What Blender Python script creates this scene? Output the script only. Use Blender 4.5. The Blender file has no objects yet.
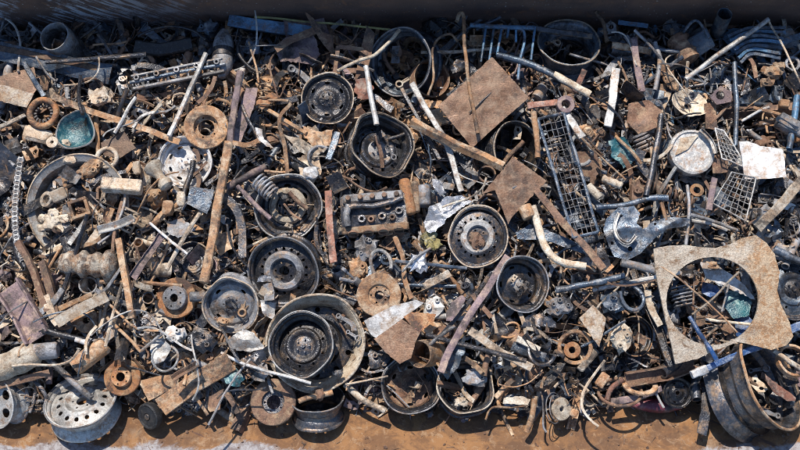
import bpy, math, random
import numpy as np
from mathutils import Vector, Matrix, Quaternion, noise
from mathutils.geometry import delaunay_2d_cdt
R_ = math.radians
PI = math.pi
random.seed(11)
scene = bpy.context.scene
col = scene.collection
U = 0.006                      # metres covered by one pixel of the 800 px wide photograph at the heap's surface

# ------------------------------------------------------------------ camera
TILT = R_(17)
DIST = 6.67
cam_d = bpy.data.cameras.new('camera'); cam = bpy.data.objects.new('camera', cam_d); col.objects.link(cam)
cam_d.lens = 50; cam_d.sensor_width = 36; cam_d.clip_end = 400; cam_d.clip_start = 0.05
CAM = Vector((0, -DIST * math.sin(TILT), DIST * math.cos(TILT)))
FW = Vector((0, math.sin(TILT), -math.cos(TILT)))
UPV = Vector((0, math.cos(TILT), math.sin(TILT)))
XV = Vector((1, 0, 0))
cam.location = CAM; cam.rotation_euler = (TILT, 0, 0)
scene.camera = cam

def P(px, py, z=0.0):
    d = FW + XV * ((px - 400) / 800 * 0.72) + UPV * ((225 - py) / 800 * 0.72)
    k = (z - CAM.z) / d.z
    return CAM + d * k

def plane_pt(px, py, c, n):
    d = FW + XV * ((px - 400) / 800 * 0.72) + UPV * ((225 - py) / 800 * 0.72)
    k = (c - CAM).dot(n) / d.dot(n)
    return CAM + d * k

def nrm(az=90, tilt=0):
    a, t = R_(az), R_(tilt)
    return (-FW * math.cos(t) + (XV * math.cos(a) + UPV * math.sin(a)) * math.sin(t)).normalized()

def frame(px, py, z, az=90, tilt=0, spin=0):
    n = nrm(az, tilt)
    x = (XV - n * XV.dot(n)).normalized()
    y = n.cross(x)
    m = Matrix((x, y, n)).transposed().to_4x4() @ Matrix.Rotation(R_(spin), 4, 'Z')
    if py > 370 and z < 0: z *= .45
    m.translation = P(px, py, z)
    return m

# ------------------------------------------------------------------ materials
MATS = {}
def lin(c): return (c[0], c[1], c[2], 1)
def mat(name, c1, c2, c3=None, amt=0.4, rough=0.7, metal=0.0, bump=0.25, scale=1.0, speck=0.5, c4=None, amt4=0.0, soft=0.06, soot=.85, chips=.65, sat=1.08, split=None, scratch=0.0):
    m = bpy.data.materials.new(name); m.use_nodes = True
    nt = m.node_tree; N = nt.nodes; L = nt.links
    b = N['Principled BSDF']
    tc = N.new('ShaderNodeTexCoord'); oi = N.new('ShaderNodeObjectInfo')
    mul = N.new('ShaderNodeMath'); mul.operation = 'MULTIPLY'; mul.inputs[1].default_value = 37.0
    L.new(oi.outputs['Random'], mul.inputs[0])
    add = N.new('ShaderNodeVectorMath'); add.operation = 'ADD'
    L.new(tc.outputs['Object'], add.inputs[0]); L.new(mul.outputs[0], add.inputs[1])
    def nz(s, det=6, ro=0.6, dist=0.0):
        n = N.new('ShaderNodeTexNoise'); n.inputs['Scale'].default_value = s * scale; n.inputs['Detail'].default_value = det
        n.inputs['Roughness'].default_value = ro; n.inputs['Distortion'].default_value = dist
        L.new(add.outputs[0], n.inputs['Vector']); return n
    def ramp(src, a, bb):
        r = N.new('ShaderNodeMapRange'); r.inputs['From Min'].default_value = a; r.inputs['From Max'].default_value = bb
        L.new(src, r.inputs['Value']); return r.outputs[0]
    def mix(f, a, bb, mode='MIX'):
        x = N.new('ShaderNodeMix'); x.data_type = 'RGBA'; x.blend_type = mode
        if isinstance(f, float): x.inputs['Factor'].default_value = f
        else: L.new(f, x.inputs['Factor'])
        for k, v in ((6, a), (7, bb)):
            if isinstance(v, tuple): x.inputs[k].default_value = lin(v)
            else: L.new(v, x.inputs[k])
        return x.outputs[2]
    n1 = nz(9, 8, 0.7, 0.6); n2 = nz(16, 7, 0.72, 0.3); n3 = nz(110, 3, 0.6)
    c = mix(ramp(n1.outputs[0], 0.38, 0.62), c1, c2)
    if c3:
        th = 0.62 - 0.3 * amt
        c = mix(ramp(n2.outputs[0], th - soft * .5, th + 0.07 + soft), c, c3)
    if c4:
        n4 = nz(26, 6, 0.75, 0.8); th = 0.66 - 0.3 * amt4
        c = mix(ramp(n4.outputs[0], th - soft * .4, th + 0.06 + soft), c, c4)
    if scratch:
        mp = N.new('ShaderNodeMapping'); mp.inputs['Rotation'].default_value = (0, 0, .6); mp.inputs['Scale'].default_value = (2, 34, 8); L.new(add.outputs[0], mp.inputs[0])
        n7 = N.new('ShaderNodeTexNoise'); n7.inputs['Scale'].default_value = 5; n7.inputs['Detail'].default_value = 8; n7.inputs['Roughness'].default_value = .75; L.new(mp.outputs[0], n7.inputs['Vector'])
        q7 = N.new('ShaderNodeMath'); q7.operation = 'MULTIPLY'; q7.inputs[1].default_value = scratch; L.new(ramp(n7.outputs[0], .56, .64), q7.inputs[0])
        c = mix(q7.outputs[0], c, tuple(min(.7, v_ * 2.2 + .04) for v_ in c2))
    if split:
        sx_ = N.new('ShaderNodeSeparateXYZ'); L.new(tc.outputs['Object'], sx_.inputs[0]); n8 = nz(5, 9, .7, .6)
        a8 = N.new('ShaderNodeMath'); a8.operation = 'MULTIPLY_ADD'; a8.inputs[1].default_value = .55; L.new(n8.outputs[0], a8.inputs[0]); L.new(sx_.outputs[0], a8.inputs[2])
        c = mix(ramp(a8.outputs[0], split[0] + .275, split[0] + .33), c, mix(ramp(n4.outputs[0], .42, .56), split[1], split[2]))
    sp = ramp(n3.outputs[0], 0.3, 0.7)
    n5 = nz(5.5, 9, 0.78, 0.4); n6 = nz(75, 5, 0.75, 0.5)
    def sc_(s_, k_):
        q = N.new('ShaderNodeMath'); q.operation = 'MULTIPLY'; q.inputs[1].default_value = k_; L.new(s_, q.inputs[0]); return q.outputs[0]
    if soot: c = mix(sc_(ramp(n5.outputs[0], 0.50, 0.60), soot), c, (0.028, 0.024, 0.022))
    if chips: c = mix(sc_(ramp(n6.outputs[0], 0.58, 0.66), chips), c, tuple(min(.75, max(v_ * 1.9, .16)) for v_ in c2))
    hs = N.new('ShaderNodeHueSaturation'); L.new(c, hs.inputs['Color']); hs.inputs['Saturation'].default_value = sat
    v1 = N.new('ShaderNodeMath'); v1.operation = 'MULTIPLY_ADD'; v1.inputs[1].default_value = speck; v1.inputs[2].default_value = 1 - speck / 2
    L.new(sp, v1.inputs[0])
    v2 = N.new('ShaderNodeMath'); v2.operation = 'MULTIPLY_ADD'; v2.inputs[1].default_value = 0.6; v2.inputs[2].default_value = 0.7
    L.new(oi.outputs['Random'], v2.inputs[0])
    v3 = N.new('ShaderNodeMath'); v3.operation = 'MULTIPLY'; L.new(v1.outputs[0], v3.inputs[0]); L.new(v2.outputs[0], v3.inputs[1])
    L.new(v3.outputs[0], hs.inputs['Value'])
    L.new(hs.outputs[0], b.inputs['Base Color'])
    b.inputs['Metallic'].default_value = metal
    rr = N.new('ShaderNodeMapRange'); rr.inputs['To Min'].default_value = max(0.12, rough - 0.22); rr.inputs['To Max'].default_value = min(1, rough + 0.2)
    rr.inputs['From Min'].default_value = 0.35; rr.inputs['From Max'].default_value = 0.65
    L.new(n2.outputs[0], rr.inputs['Value']); L.new(rr.outputs[0], b.inputs['Roughness'])
    bp = N.new('ShaderNodeBump'); bp.inputs['Strength'].default_value = bump; bp.inputs['Distance'].default_value = 0.009
    sm = N.new('ShaderNodeMath'); sm.operation = 'MULTIPLY_ADD'; sm.inputs[1].default_value = 0.8
    L.new(n3.outputs[0], sm.inputs[0]); L.new(n2.outputs[0], sm.inputs[2]); L.new(sm.outputs[0], bp.inputs['Height'])
    L.new(bp.outputs[0], b.inputs['Normal'])
    MATS[name] = m
    return m
RB = (0.16, 0.075, 0.035); DK = (0.018, 0.017, 0.018); TAN = (0.42, 0.30, 0.19)
mat('rust_tan',   (0.39, 0.225, 0.12), (0.22, 0.115, 0.06), (0.44, 0.34, 0.24), .45, .85, 0, .5, c4=(0.07, .04, .03), amt4=.28)
mat('rust_orange',(0.36, 0.17, 0.075), (0.22, 0.10, 0.05), (0.42, 0.28, 0.17), .4, .85, 0, .5, c4=(0.09, .04, .02), amt4=.35)
mat('rust_brown', (0.13, 0.068, 0.042), (0.20, 0.125, 0.085), (0.29, 0.21, 0.14), .3, .8, 0, .45, c4=(0.035, .022, .018), amt4=.3)
mat('dusty_tan',  (0.44, 0.35, 0.26), (0.29, 0.205, 0.135), (0.50, 0.46, 0.39), .4, .9, 0, .45, c4=(0.12, .07, .045), amt4=.3)
mat('black_oil',  (0.014, 0.015, 0.018), (0.04, 0.04, 0.045), (0.19, 0.135, 0.09), .22, .34, 0.45, .4, speck=.8, c4=(0.25, .22, .18), amt4=.1)
mat('dark_steel', (0.04, 0.045, 0.055), (0.10, 0.10, 0.105), (0.25, 0.17, 0.11), .32, .36, 0.6, .4, c4=(0.33, .29, .24), amt4=.12)
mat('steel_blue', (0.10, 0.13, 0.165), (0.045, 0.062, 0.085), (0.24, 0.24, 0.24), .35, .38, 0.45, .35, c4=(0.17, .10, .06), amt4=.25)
mat('pale_grey', (0.52, 0.51, 0.48), (0.32, 0.305, 0.28), (0.27, 0.165, 0.10), .3, .5, 0.2, .35, c4=(0.62, .60, .56), amt4=.3, soot=.5, sat=1.05)
mat('bare_metal', (0.52, 0.52, 0.52), (0.35, 0.34, 0.33), (0.25, 0.17, 0.11), .28, .34, 0.8, .35, c4=(.08,.07,.06), amt4=.25)
mat('white_paint',(0.66, 0.66, 0.65), (0.50, 0.49, 0.47), (0.34, 0.25, 0.18), .45, .6, 0, .4, speck=.4, soot=.45, sat=1)
mat('foil', (0.68, 0.68, 0.70), (0.42, 0.42, 0.43), (0.22, 0.20, 0.17), .25, .42, 0.6, .6, speck=.3, soot=.35, sat=1)
mat('teal_paint', (0.035, 0.14, 0.16), (0.018, 0.06, 0.085), (0.36, 0.50, 0.46), .3, .35, 0.1, .4)
mat('blue_paint', (0.04, 0.10, 0.25), (0.03, 0.055, 0.12), (0.25, 0.28, 0.33), .35, .4, 0.1, .35)
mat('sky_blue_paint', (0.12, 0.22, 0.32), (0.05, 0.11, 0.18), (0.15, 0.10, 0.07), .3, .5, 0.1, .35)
mat('maroon_paint',(0.17, 0.035, 0.05), (0.09, 0.025, 0.035), (0.28, 0.18, 0.15), .25, .45, 0, .3)
mat('yellow_cloth',(0.40, 0.32, 0.11), (0.24, 0.21, 0.10), (0.5, 0.48, 0.38), .3, .9, 0, .5)
mat('purple_rust',(0.20, 0.145, 0.15), (0.13, 0.09, 0.09), (0.36, 0.27, 0.21), .35, .7, 0.1, .4, c4=(0.05, .03, .03), amt4=.3)
mat('red_brown',  (0.30, 0.145, 0.10), (0.20, 0.09, 0.06), (0.42, 0.32, 0.26), .35, .85, 0, .4)
mat('chalky',     (0.62, 0.56, 0.46), (0.45, 0.36, 0.26), (0.33, 0.22, 0.14), .35, .9, 0, .6, c4=(.14,.10,.07), amt4=.3, soot=.4, sat=1.05)
mat('scale_grey', (0.28, 0.285, 0.30), (0.15, 0.145, 0.14), (0.30, 0.20, 0.13), .3, .6, 0.2, .5, c4=(.42,.40,.36), amt4=.25)
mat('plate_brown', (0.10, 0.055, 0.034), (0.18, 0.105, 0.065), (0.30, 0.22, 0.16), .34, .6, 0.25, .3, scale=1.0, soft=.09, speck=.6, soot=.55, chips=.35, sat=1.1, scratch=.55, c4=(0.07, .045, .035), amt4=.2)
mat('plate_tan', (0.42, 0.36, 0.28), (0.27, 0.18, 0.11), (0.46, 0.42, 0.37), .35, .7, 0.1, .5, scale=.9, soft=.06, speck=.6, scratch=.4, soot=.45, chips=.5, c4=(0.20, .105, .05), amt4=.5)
mat('holed_plate_steel', (0.50, 0.44, 0.36), (0.40, 0.32, 0.24), (0.20, 0.125, 0.075), .35, .6, 0.15, .6, scale=1.1, soft=.05, speck=.7, soot=.25, chips=.3, sat=1.1, c4=(0.24, .13, .065), amt4=.15, split=(.08, (.34, .20, .11), (.46, .35, .24)), scratch=.5)
mat('muffler_scale', (0.50, 0.45, 0.37), (0.30, 0.25, 0.19), (0.28, 0.16, 0.09), .5, .8, 0, .9, speck=.7, soot=.7, chips=.6, c4=(.09, .06, .045), amt4=.5)
mat('heap_dark',  (0.03, 0.024, 0.02), (0.055, 0.036, 0.024), (0.13, 0.08, 0.05), .4, .9, 0, .7)  # near-black paints in the deep shade between the loose pieces
mat('yellow_paint',(0.24, 0.22, 0.08), (0.14, 0.13, 0.06), (0.2, .13, .07), .3, .6)
mat('leather_black',(0.012, 0.012, 0.013), (0.022, 0.022, 0.023), (0.08, 0.07, 0.06), .25, .6, 0, .4)

COLN = {'rust_tan': 'tan rusty', 'rust_orange': 'orange rusty', 'rust_brown': 'dark brown rusty', 'dusty_tan': 'dusty beige', 'black_oil': 'oily black',
        'dark_steel': 'dark steel', 'steel_blue': 'blue-grey', 'pale_grey': 'pale grey', 'bare_metal': 'bare silvery', 'white_paint': 'white',
        'foil': 'shiny silver', 'teal_paint': 'teal', 'blue_paint': 'bright blue', 'sky_blue_paint': 'light blue', 'maroon_paint': 'maroon',
        'purple_rust': 'purplish brown', 'red_brown': 'reddish brown', 'chalky': 'chalky pale', 'scale_grey': 'scaly grey', 'yellow_paint': 'yellow', 'plate_brown': 'brown', 'plate_tan': 'tan'}

# ------------------------------------------------------------------ geometry accumulator
def nz3(p, s=1.0, seed=0.0):
    return noise.noise(Vector((p[0] * s + seed, p[1] * s - seed * 0.7, p[2] * s + seed * 1.3)))

class G:
    def __init__(s): s.v = []; s.f = []; s.mi = []; s.cur = 0
    def add(s, vs, fs, M=None):
        o = len(s.v)
        if M is None: s.v += [tuple(p) for p in vs]
        else: s.v += [tuple(M @ Vector(p)) for p in vs]
        s.f += [tuple(i + o for i in f) for f in fs]
        s.mi += [s.cur] * len(fs)
        return s
    def box(s, sx, sy, sz, M=None, taper=1.0, seg=1):
        x, y, z = sx / 2, sy / 2, sz / 2
        vs = [(-x, -y, -z), (x, -y, -z), (x, y, -z), (-x, y, -z)] + [(a * taper, b * taper, z) for a, b in ((-x, -y), (x, -y), (x, y), (-x, y))]
        return s.add(vs, [(3, 2, 1, 0), (4, 5, 6, 7), (0, 1, 5, 4), (1, 2, 6, 5), (2, 3, 7, 6), (3, 0, 4, 7)], M)
    def bevbox(s, sx, sy, sz, bv, M=None, jit=0.0):
        # box with chamfered vertical and top edges
        def ring(ix, z):
            x, y = sx / 2 - ix, sy / 2 - ix; b = min(bv, x * .9, y * .9)
            return [(x - b, -y, z), (x, -y + b, z), (x, y - b, z), (x - b, y, z), (-x + b, y, z), (-x, y - b, z), (-x, -y + b, z), (-x + b, -y, z)]
        rings = [ring(bv, -sz / 2), ring(0, -sz / 2 + bv), ring(0, sz / 2 - bv), ring(bv, sz / 2)]
        vs = [p for r in rings for p in r]
        if jit: vs = [(a + random.uniform(-jit, jit), b + random.uniform(-jit, jit), c + random.uniform(-jit, jit)) for a, b, c in vs]
        fs = [tuple(range(7, -1, -1)), tuple(range(24, 32))]
        for k in range(3):
            for i in range(8):
                fs.append((k * 8 + i, k * 8 + (i + 1) % 8, k * 8 + 8 + (i + 1) % 8, k * 8 + 8 + i))
        return s.add(vs, fs, M)
    def lathe(s, prof, n=40, M=None, closed=False, wob=0.0, seed=0, arc=None, caps=False):
        vs = []; m = len(prof); a1 = 2 * PI if arc is None else arc
        cnt = n if arc is None else n + 1
        for i in range(cnt):
            a = a1 * i / n
            w = 1 + wob * (noise.noise(Vector((math.cos(a) * 1.2 + seed, math.sin(a) * 1.2, seed * .37))) ) if wob else 1
            w2 = wob * 0.6 * noise.noise(Vector((math.cos(a) * 1.5 + seed * 2, math.sin(a) * 1.5, 5 + seed))) if wob else 0
            rmax = prof[0][0] if prof[0][0] else 1
            for r, z in prof: vs.append((r * w * math.cos(a), r * w * math.sin(a), z + w2 * r))
        fs = []
        mm = m if closed else m - 1
        for i in range(n):
            j = (i + 1) % cnt
            for k in range(mm):
                fs.append((i * m + k, j * m + k, j * m + (k + 1) % m, i * m + (k + 1) % m))
        if arc is not None and closed:
            fs.append(tuple(range(m - 1, -1, -1))); fs.append(tuple(n * m + k for k in range(m)))
        return s.add(vs, fs, M)
    def cyl(s, r, z0, z1, n=16, M=None, r2=None, bev=0.0):
        r2 = r if r2 is None else r2
        if bev: pr = [(0, z0), (r - bev, z0), (r, z0 + bev), (r2, z1 - bev), (r2 - bev, z1), (0, z1)]
        else: pr = [(0, z0), (r, z0), (r2, z1), (0, z1)]
        return s.lathe(pr, n, M)
    def sweep(s, pts, prof, up=None, closedprof=True, caps=True, roll=0.0, scalef=None, M=None):
        """pts: list of Vector; prof: list of (side, up) offsets"""
        n = len(pts); m = len(prof); vs = []
        upr = Vector(up) if up is not None else Vector((0, 0, 1))
        prev = None
        for i, p in enumerate(pts):
            t = (pts[min(i + 1, n - 1)] - pts[max(i - 1, 0)]).normalized()
            if prev is None:
                sd = t.cross(upr)
                if sd.length < 1e-3: sd = t.cross(Vector((1, 0.2, 0)))
                sd.normalize()
            else:
                sd = prev - t * prev.dot(t)
                if sd.length < 1e-4: sd = t.cross(upr)
                sd.normalize()
            prev = sd
            un = sd.cross(t)
            if roll:
                q = Quaternion(t, roll); sd_, un_ = q @ sd, q @ un
            else: sd_, un_ = sd, un
            k = scalef(i / max(1, n - 1)) if scalef else 1.0
            for a, b in prof: vs.append(p + sd_ * (a * k) + un_ * (b * k))
        fs = []
        mm = m if closedprof else m - 1
        for i in range(n - 1):
            for k in range(mm):
                fs.append((i * m + k, i * m + (k + 1) % m, (i + 1) * m + (k + 1) % m, (i + 1) * m + k))
        if caps and closedprof:
            fs.append(tuple(range(m - 1, -1, -1))); fs.append(tuple((n - 1) * m + k for k in range(m)))
        return s.add(vs, fs, M)
    def tube(s, pts, r, n=8, M=None, caps=True, scalef=None):
        return s.sweep([Vector(p) for p in pts], [(r * math.cos(2 * PI * k / n), r * math.sin(2 * PI * k / n)) for k in range(n)], caps=caps, scalef=scalef, M=M)
    def jitter(s, a, scale=20, seed=0):
        out = []
        for p in s.v:
            out.append((p[0] + a * nz3(p, scale, seed), p[1] + a * nz3(p, scale, seed + 11), p[2] + a * nz3(p, scale, seed + 23)))
        s.v = out; return s
    def mesh(s, name, mats, smooth=35):
        me = bpy.data.meshes.new(name); me.from_pydata(s.v, [], s.f)
        for m_ in (mats if isinstance(mats, (list, tuple)) else [mats]): me.materials.append(MATS[m_])
        if any(s.mi): me.polygons.foreach_set('material_index', s.mi)
        if smooth:
            me.polygons.foreach_set('use_smooth', [True] * len(s.f)); me.set_sharp_from_angle(angle=R_(smooth))
        me.update(); return me

def tag(o, label=None, cat=None, group=None, kind=None):
    if label: o['label'] = label
    if cat: o['category'] = cat
    if group: o['group'] = group
    if kind: o['kind'] = kind
    return o
def build(g, name, mats, parent=None, M=None, smooth=35):
    o = bpy.data.objects.new(name, g.mesh(name, mats, smooth)); col.objects.link(o)
    if parent is not None: o.parent = parent
    if M is not None: o.matrix_basis = M
    return o
def empty(name, M):
    o = bpy.data.objects.new(name, None); col.objects.link(o); o.empty_display_size = .05; o.matrix_basis = M; return o

LAND = []      # (px, py, phrase) landmarks for the labels of loose pieces
FOOT = []      # (x0,y0,x1,y1,r,zbelow) what loose pieces must not cover
def foot(px, py, r, zb, x1=None, y1=None): FOOT.append((px, py, px if x1 is None else x1, py if y1 is None else y1, r, zb))
def land(px, py, phrase): LAND.append((px, py, phrase))

def smoothpath(pts, sub=6):
    """Catmull-Rom through the points"""
    if len(pts) < 3:
        a, b = pts[0], pts[-1]
        return [a.lerp(b, i / sub) for i in range(sub + 1)]
    q = [pts[0] * 2 - pts[1]] + pts + [pts[-1] * 2 - pts[-2]]
    out = []
    for i in range(1, len(q) - 2):
        p0, p1, p2, p3 = q[i - 1], q[i], q[i + 1], q[i + 2]
        for k in range(sub):
            t = k / sub
            out.append(0.5 * ((2 * p1) + (p2 - p0) * t + (2 * p0 - 5 * p1 + 4 * p2 - p3) * t * t + (3 * p1 - p0 - 3 * p2 + p3) * t ** 3))
    out.append(pts[-1].copy()); return out

def pip(x, y, poly):
    ins = False; j = len(poly) - 1
    for i in range(len(poly)):
        xi, yi = poly[i]; xj, yj = poly[j]
        if (yi > y) != (yj > y) and x < (xj - xi) * (y - yi) / (yj - yi + 1e-12) + xi: ins = not ins
        j = i
    return ins
def dens(poly, step):
    out = []
    for i in range(len(poly)):
        a = poly[i]; b = poly[(i + 1) % len(poly)]
        d = math.hypot(b[0] - a[0], b[1] - a[1]); n = max(1, int(d / step))
        for k in range(n): out.append((a[0] + (b[0] - a[0]) * k / n, a[1] + (b[1] - a[1]) * k / n))
    return out
def sheet(poly, holes=(), t=0.003, disp=None, res=0.015, ragged=0.0, seed=0):
    """local XY sheet with thickness; holes = [list of 2D pts]"""
    g = G()
    poly = dens(poly, res)
    if ragged:
        poly = [(x + ragged * noise.noise(Vector((x * 60, y * 60, seed))), y + ragged * noise.noise(Vector((x * 60, y * 60, seed + 9)))) for x, y in poly]
    loops = [poly] + [dens(h, res) for h in holes]
    pts = []; edges = []
    for lp in loops:
        o = len(pts); pts += lp; edges += [(o + i, o + (i + 1) % len(lp)) for i in range(len(lp))]
    xs = [p[0] for p in poly]; ys = [p[1] for p in poly]
    x = min(xs) + res / 2; rr = random.Random(seed)
    while x < max(xs):
        y = min(ys) + res / 2
        while y < max(ys):
            X, Y = x + rr.uniform(-.3, .3) * res, y + rr.uniform(-.3, .3) * res
            if pip(X, Y, poly) and not any(pip(X, Y, h) for h in loops[1:]): pts.append((X, Y))
            y += res
        x += res
    r = delaunay_2d_cdt([Vector(p) for p in pts], edges, [], 0, 1e-6)
    V, F = r[0], r[2]
    tris = []
    for f in F:
        cx = sum(V[i].x for i in f) / len(f); cy = sum(V[i].y for i in f) / len(f)
        if pip(cx, cy, poly) and not any(pip(cx, cy, h) for h in loops[1:]): tris.append(tuple(f))
    n = len(V)
    D = disp or (lambda a, b: 0.0)
    top = [(p.x, p.y, D(p.x, p.y) + t / 2) for p in V]; bot = [(p.x, p.y, D(p.x, p.y) - t / 2) for p in V]
    ec = {}
    for f in tris:
        for i in range(len(f)):
            a, b = f[i], f[(i + 1) % len(f)]; ec[(a, b)] = 1
    side = [(b, a, a + n, b + n) for (a, b) in ec if (b, a) not in ec]
    g.add(top + bot, tris + [tuple(i + n for i in reversed(f)) for f in tris] + side)
    return g
def circ(x, y, r, n=20, ry=None): return [(x + r * math.cos(2 * PI * i / n), y + (ry or r) * math.sin(2 * PI * i / n)) for i in range(n)]

# profiles
def pr_round(r, n=10): return [(r * math.cos(2 * PI * k / n), r * math.sin(2 * PI * k / n)) for k in range(n)]
def pr_flat(w, t): b = min(w, t) * .2; w /= 2; t /= 2; return [(-w, -t + b), (-w + b, -t), (w - b, -t), (w, -t + b), (w, t - b), (w - b, t), (-w + b, t), (-w, t - b)]
def pr_angle(w, t): return [(-w / 2, -w / 2), (-w / 2 + t, -w / 2), (-w / 2 + t, w / 2 - t), (w / 2, w / 2 - t), (w / 2, w / 2), (-w / 2, w / 2)]
def pr_chan(w, h, t): return [(-w / 2, h / 2), (-w / 2, -h / 2), (w / 2, -h / 2), (w / 2, h / 2), (w / 2 - t, h / 2), (w / 2 - t, -h / 2 + t), (-w / 2 + t, -h / 2 + t), (-w / 2 + t, h / 2)]
def pr_inv(w, h, t): return [(a, -b) for a, b in reversed(pr_chan(w, h, t))]
# ------------------------------------------------------------------ hero builders
def pz(pts, z):
    out = []
    for p in pts:
        zz = z + (p[2] if len(p) > 2 else 0)
        if p[1] > 370 and zz < 0: zz *= .45
        out.append(P(p[0], p[1], zz))
    return out

def bar(name, label, cat, pts, w, m, z=0.05, kind='flat', h=None, roll=0, smooth=True, short=None, dent=0.0, hollow=True, tipm=None, zb=0.07, sub=None, foots=True, seed=0):
    """long piece swept along photo points; w,h in pixels"""
    W = w * U; Hh = (h if h is not None else max(1.2, w * .18)) * U
    wp = pz(pts, z); c = sum(wp, Vector()) / len(wp)
    path = smoothpath(wp, sub or 6) if smooth else [wp[i].lerp(wp[i + 1], k / 5) for i in range(len(wp) - 1) for k in range(5)] + [wp[-1]]
    path = [p - c for p in path]
    g = G()
    up = -FW
    sd = seed or (pts[0][0] * .13 + pts[0][1] * .7)
    if dent: path = [p + Vector((nz3(p, 9, sd), nz3(p, 9, sd + 5), nz3(p, 9, sd + 9))) * dent * U for p in path]
    tube_ = kind == 'round'
    if tube_: g.sweep(path, pr_round(W / 2, 14), up, caps=not hollow)
    if tube_ and hollow:
        ri = W / 2 * .8
        g.sweep(path, [(a, b) for a, b in reversed(pr_round(ri, 14))], up, caps=False)
        # end rings
        for end in (0, len(path) - 1):
            nn = len(g.v) // 2; m_ = 14
            o1 = end * m_; o2 = nn + end * m_
            for k in range(m_):
                a, b = o1 + k, o1 + (k + 1) % m_
                cc, d = o2 + (m_ - 1 - k), o2 + (m_ - 1 - (k + 1) % m_)
                g.f.append((a, b, d, cc)); g.mi.append(0)
    if kind == 'flat': g.sweep(path, pr_flat(W, Hh), up, roll=R_(roll))
    if kind == 'angle': g.sweep(path, pr_angle(W, .16 * W), up, roll=R_(roll))
    if kind == 'chan': g.sweep(path, pr_chan(W, Hh, max(.0025, .08 * W)), up, roll=R_(roll))
    if kind == 'inv': g.sweep(path, pr_inv(W, Hh, max(.0025, .08 * W)), up, roll=R_(roll))
    if kind == 'square': g.sweep(path, pr_flat(W, Hh), up, roll=R_(roll))
    if kind == 'rod': g.sweep(path, pr_round(W / 2, 8), up)
    g.jitter(.0018 + .002 * min(w, 7) / 7, 24, sd); g.jitter(.009 if len(pts) > 2 or w > 4 else .005, 5, sd + 3)
    o = build(g, name, m, None, Matrix.Translation(c), smooth=40); tag(o, label, cat)
    if foots:
        for a, b in zip(pts[:-1], pts[1:]): foot(a[0], a[1], w * .55 + 3, z - zb, b[0], b[1])
    mid = pts[len(pts) // 2] if len(pts) > 2 else ((pts[0][0] + pts[1][0]) / 2, (pts[0][1] + pts[1][1]) / 2)
    if short: land(mid[0], mid[1], short)
    return o

def plate(name, label, cat, poly, m, z=0.05, az=90, tilt=10, t=.5, holes=(), crump=0.0, short=None, ragged=0.0, ridge=None, res=2.6, bend=0.0, zb=.08, parent=None):
    """flat or crumpled sheet whose outline is given in photo pixels; lies on its own plane in space"""
    n = nrm(az, tilt)
    cx = sum(p[0] for p in poly) / len(poly); cy = sum(p[1] for p in poly) / len(poly)
    c = P(cx, cy, z)
    M = frame(cx, cy, z, az, tilt); Mi = M.inverted()
    def loc(x, y): q = Mi @ plane_pt(x, y, c, n); return (q.x, q.y)
    L = [loc(*p) for p in poly]
    hs = []
    for h in holes:
        hs.append([loc(x, y) for x, y in circ(h[0], h[1], h[2], 32 if h[2] > 10 else 12, h[3] if len(h) > 3 else None)])
    sd = cx * .31 + cy
    def D(x, y):
        v = 0
        if crump: v += crump * U * (noise.noise(Vector((x * 14, y * 14, sd))) + .5 * abs(noise.noise(Vector((x * 33, y * 33, sd)))) )
        if bend: v += bend * x * x
        v += .008 * noise.noise(Vector((x * 6, y * 6, sd + 3))) + .0015 * noise.noise(Vector((x * 30, y * 30, sd)))
        if ridge: v += ridge(x / U, y / U) * U
        return v
    g = sheet(L, hs, t * U, D, res * U, max(ragged, .7) * U, seed=int(sd))
    o = build(g, name, m, parent, M if parent is None else parent.matrix_basis.inverted() @ M, smooth=30)
    if parent is None:
        tag(o, label, cat)
        r = max(8, .36 * min(max(p[0] for p in poly) - min(p[0] for p in poly), max(p[1] for p in poly) - min(p[1] for p in poly)))
        xs = sorted(poly, key=lambda p: p[0]); 
        if not holes or max(h[2] for h in holes) < 20:
            foot(cx, cy, r + 3, z - zb)
            for p in poly:
                foot(cx * .45 + p[0] * .55, cy * .45 + p[1] * .55, r * .5 + 2, z - zb)
        if short: land(cx, cy, short)
    return o

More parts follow.
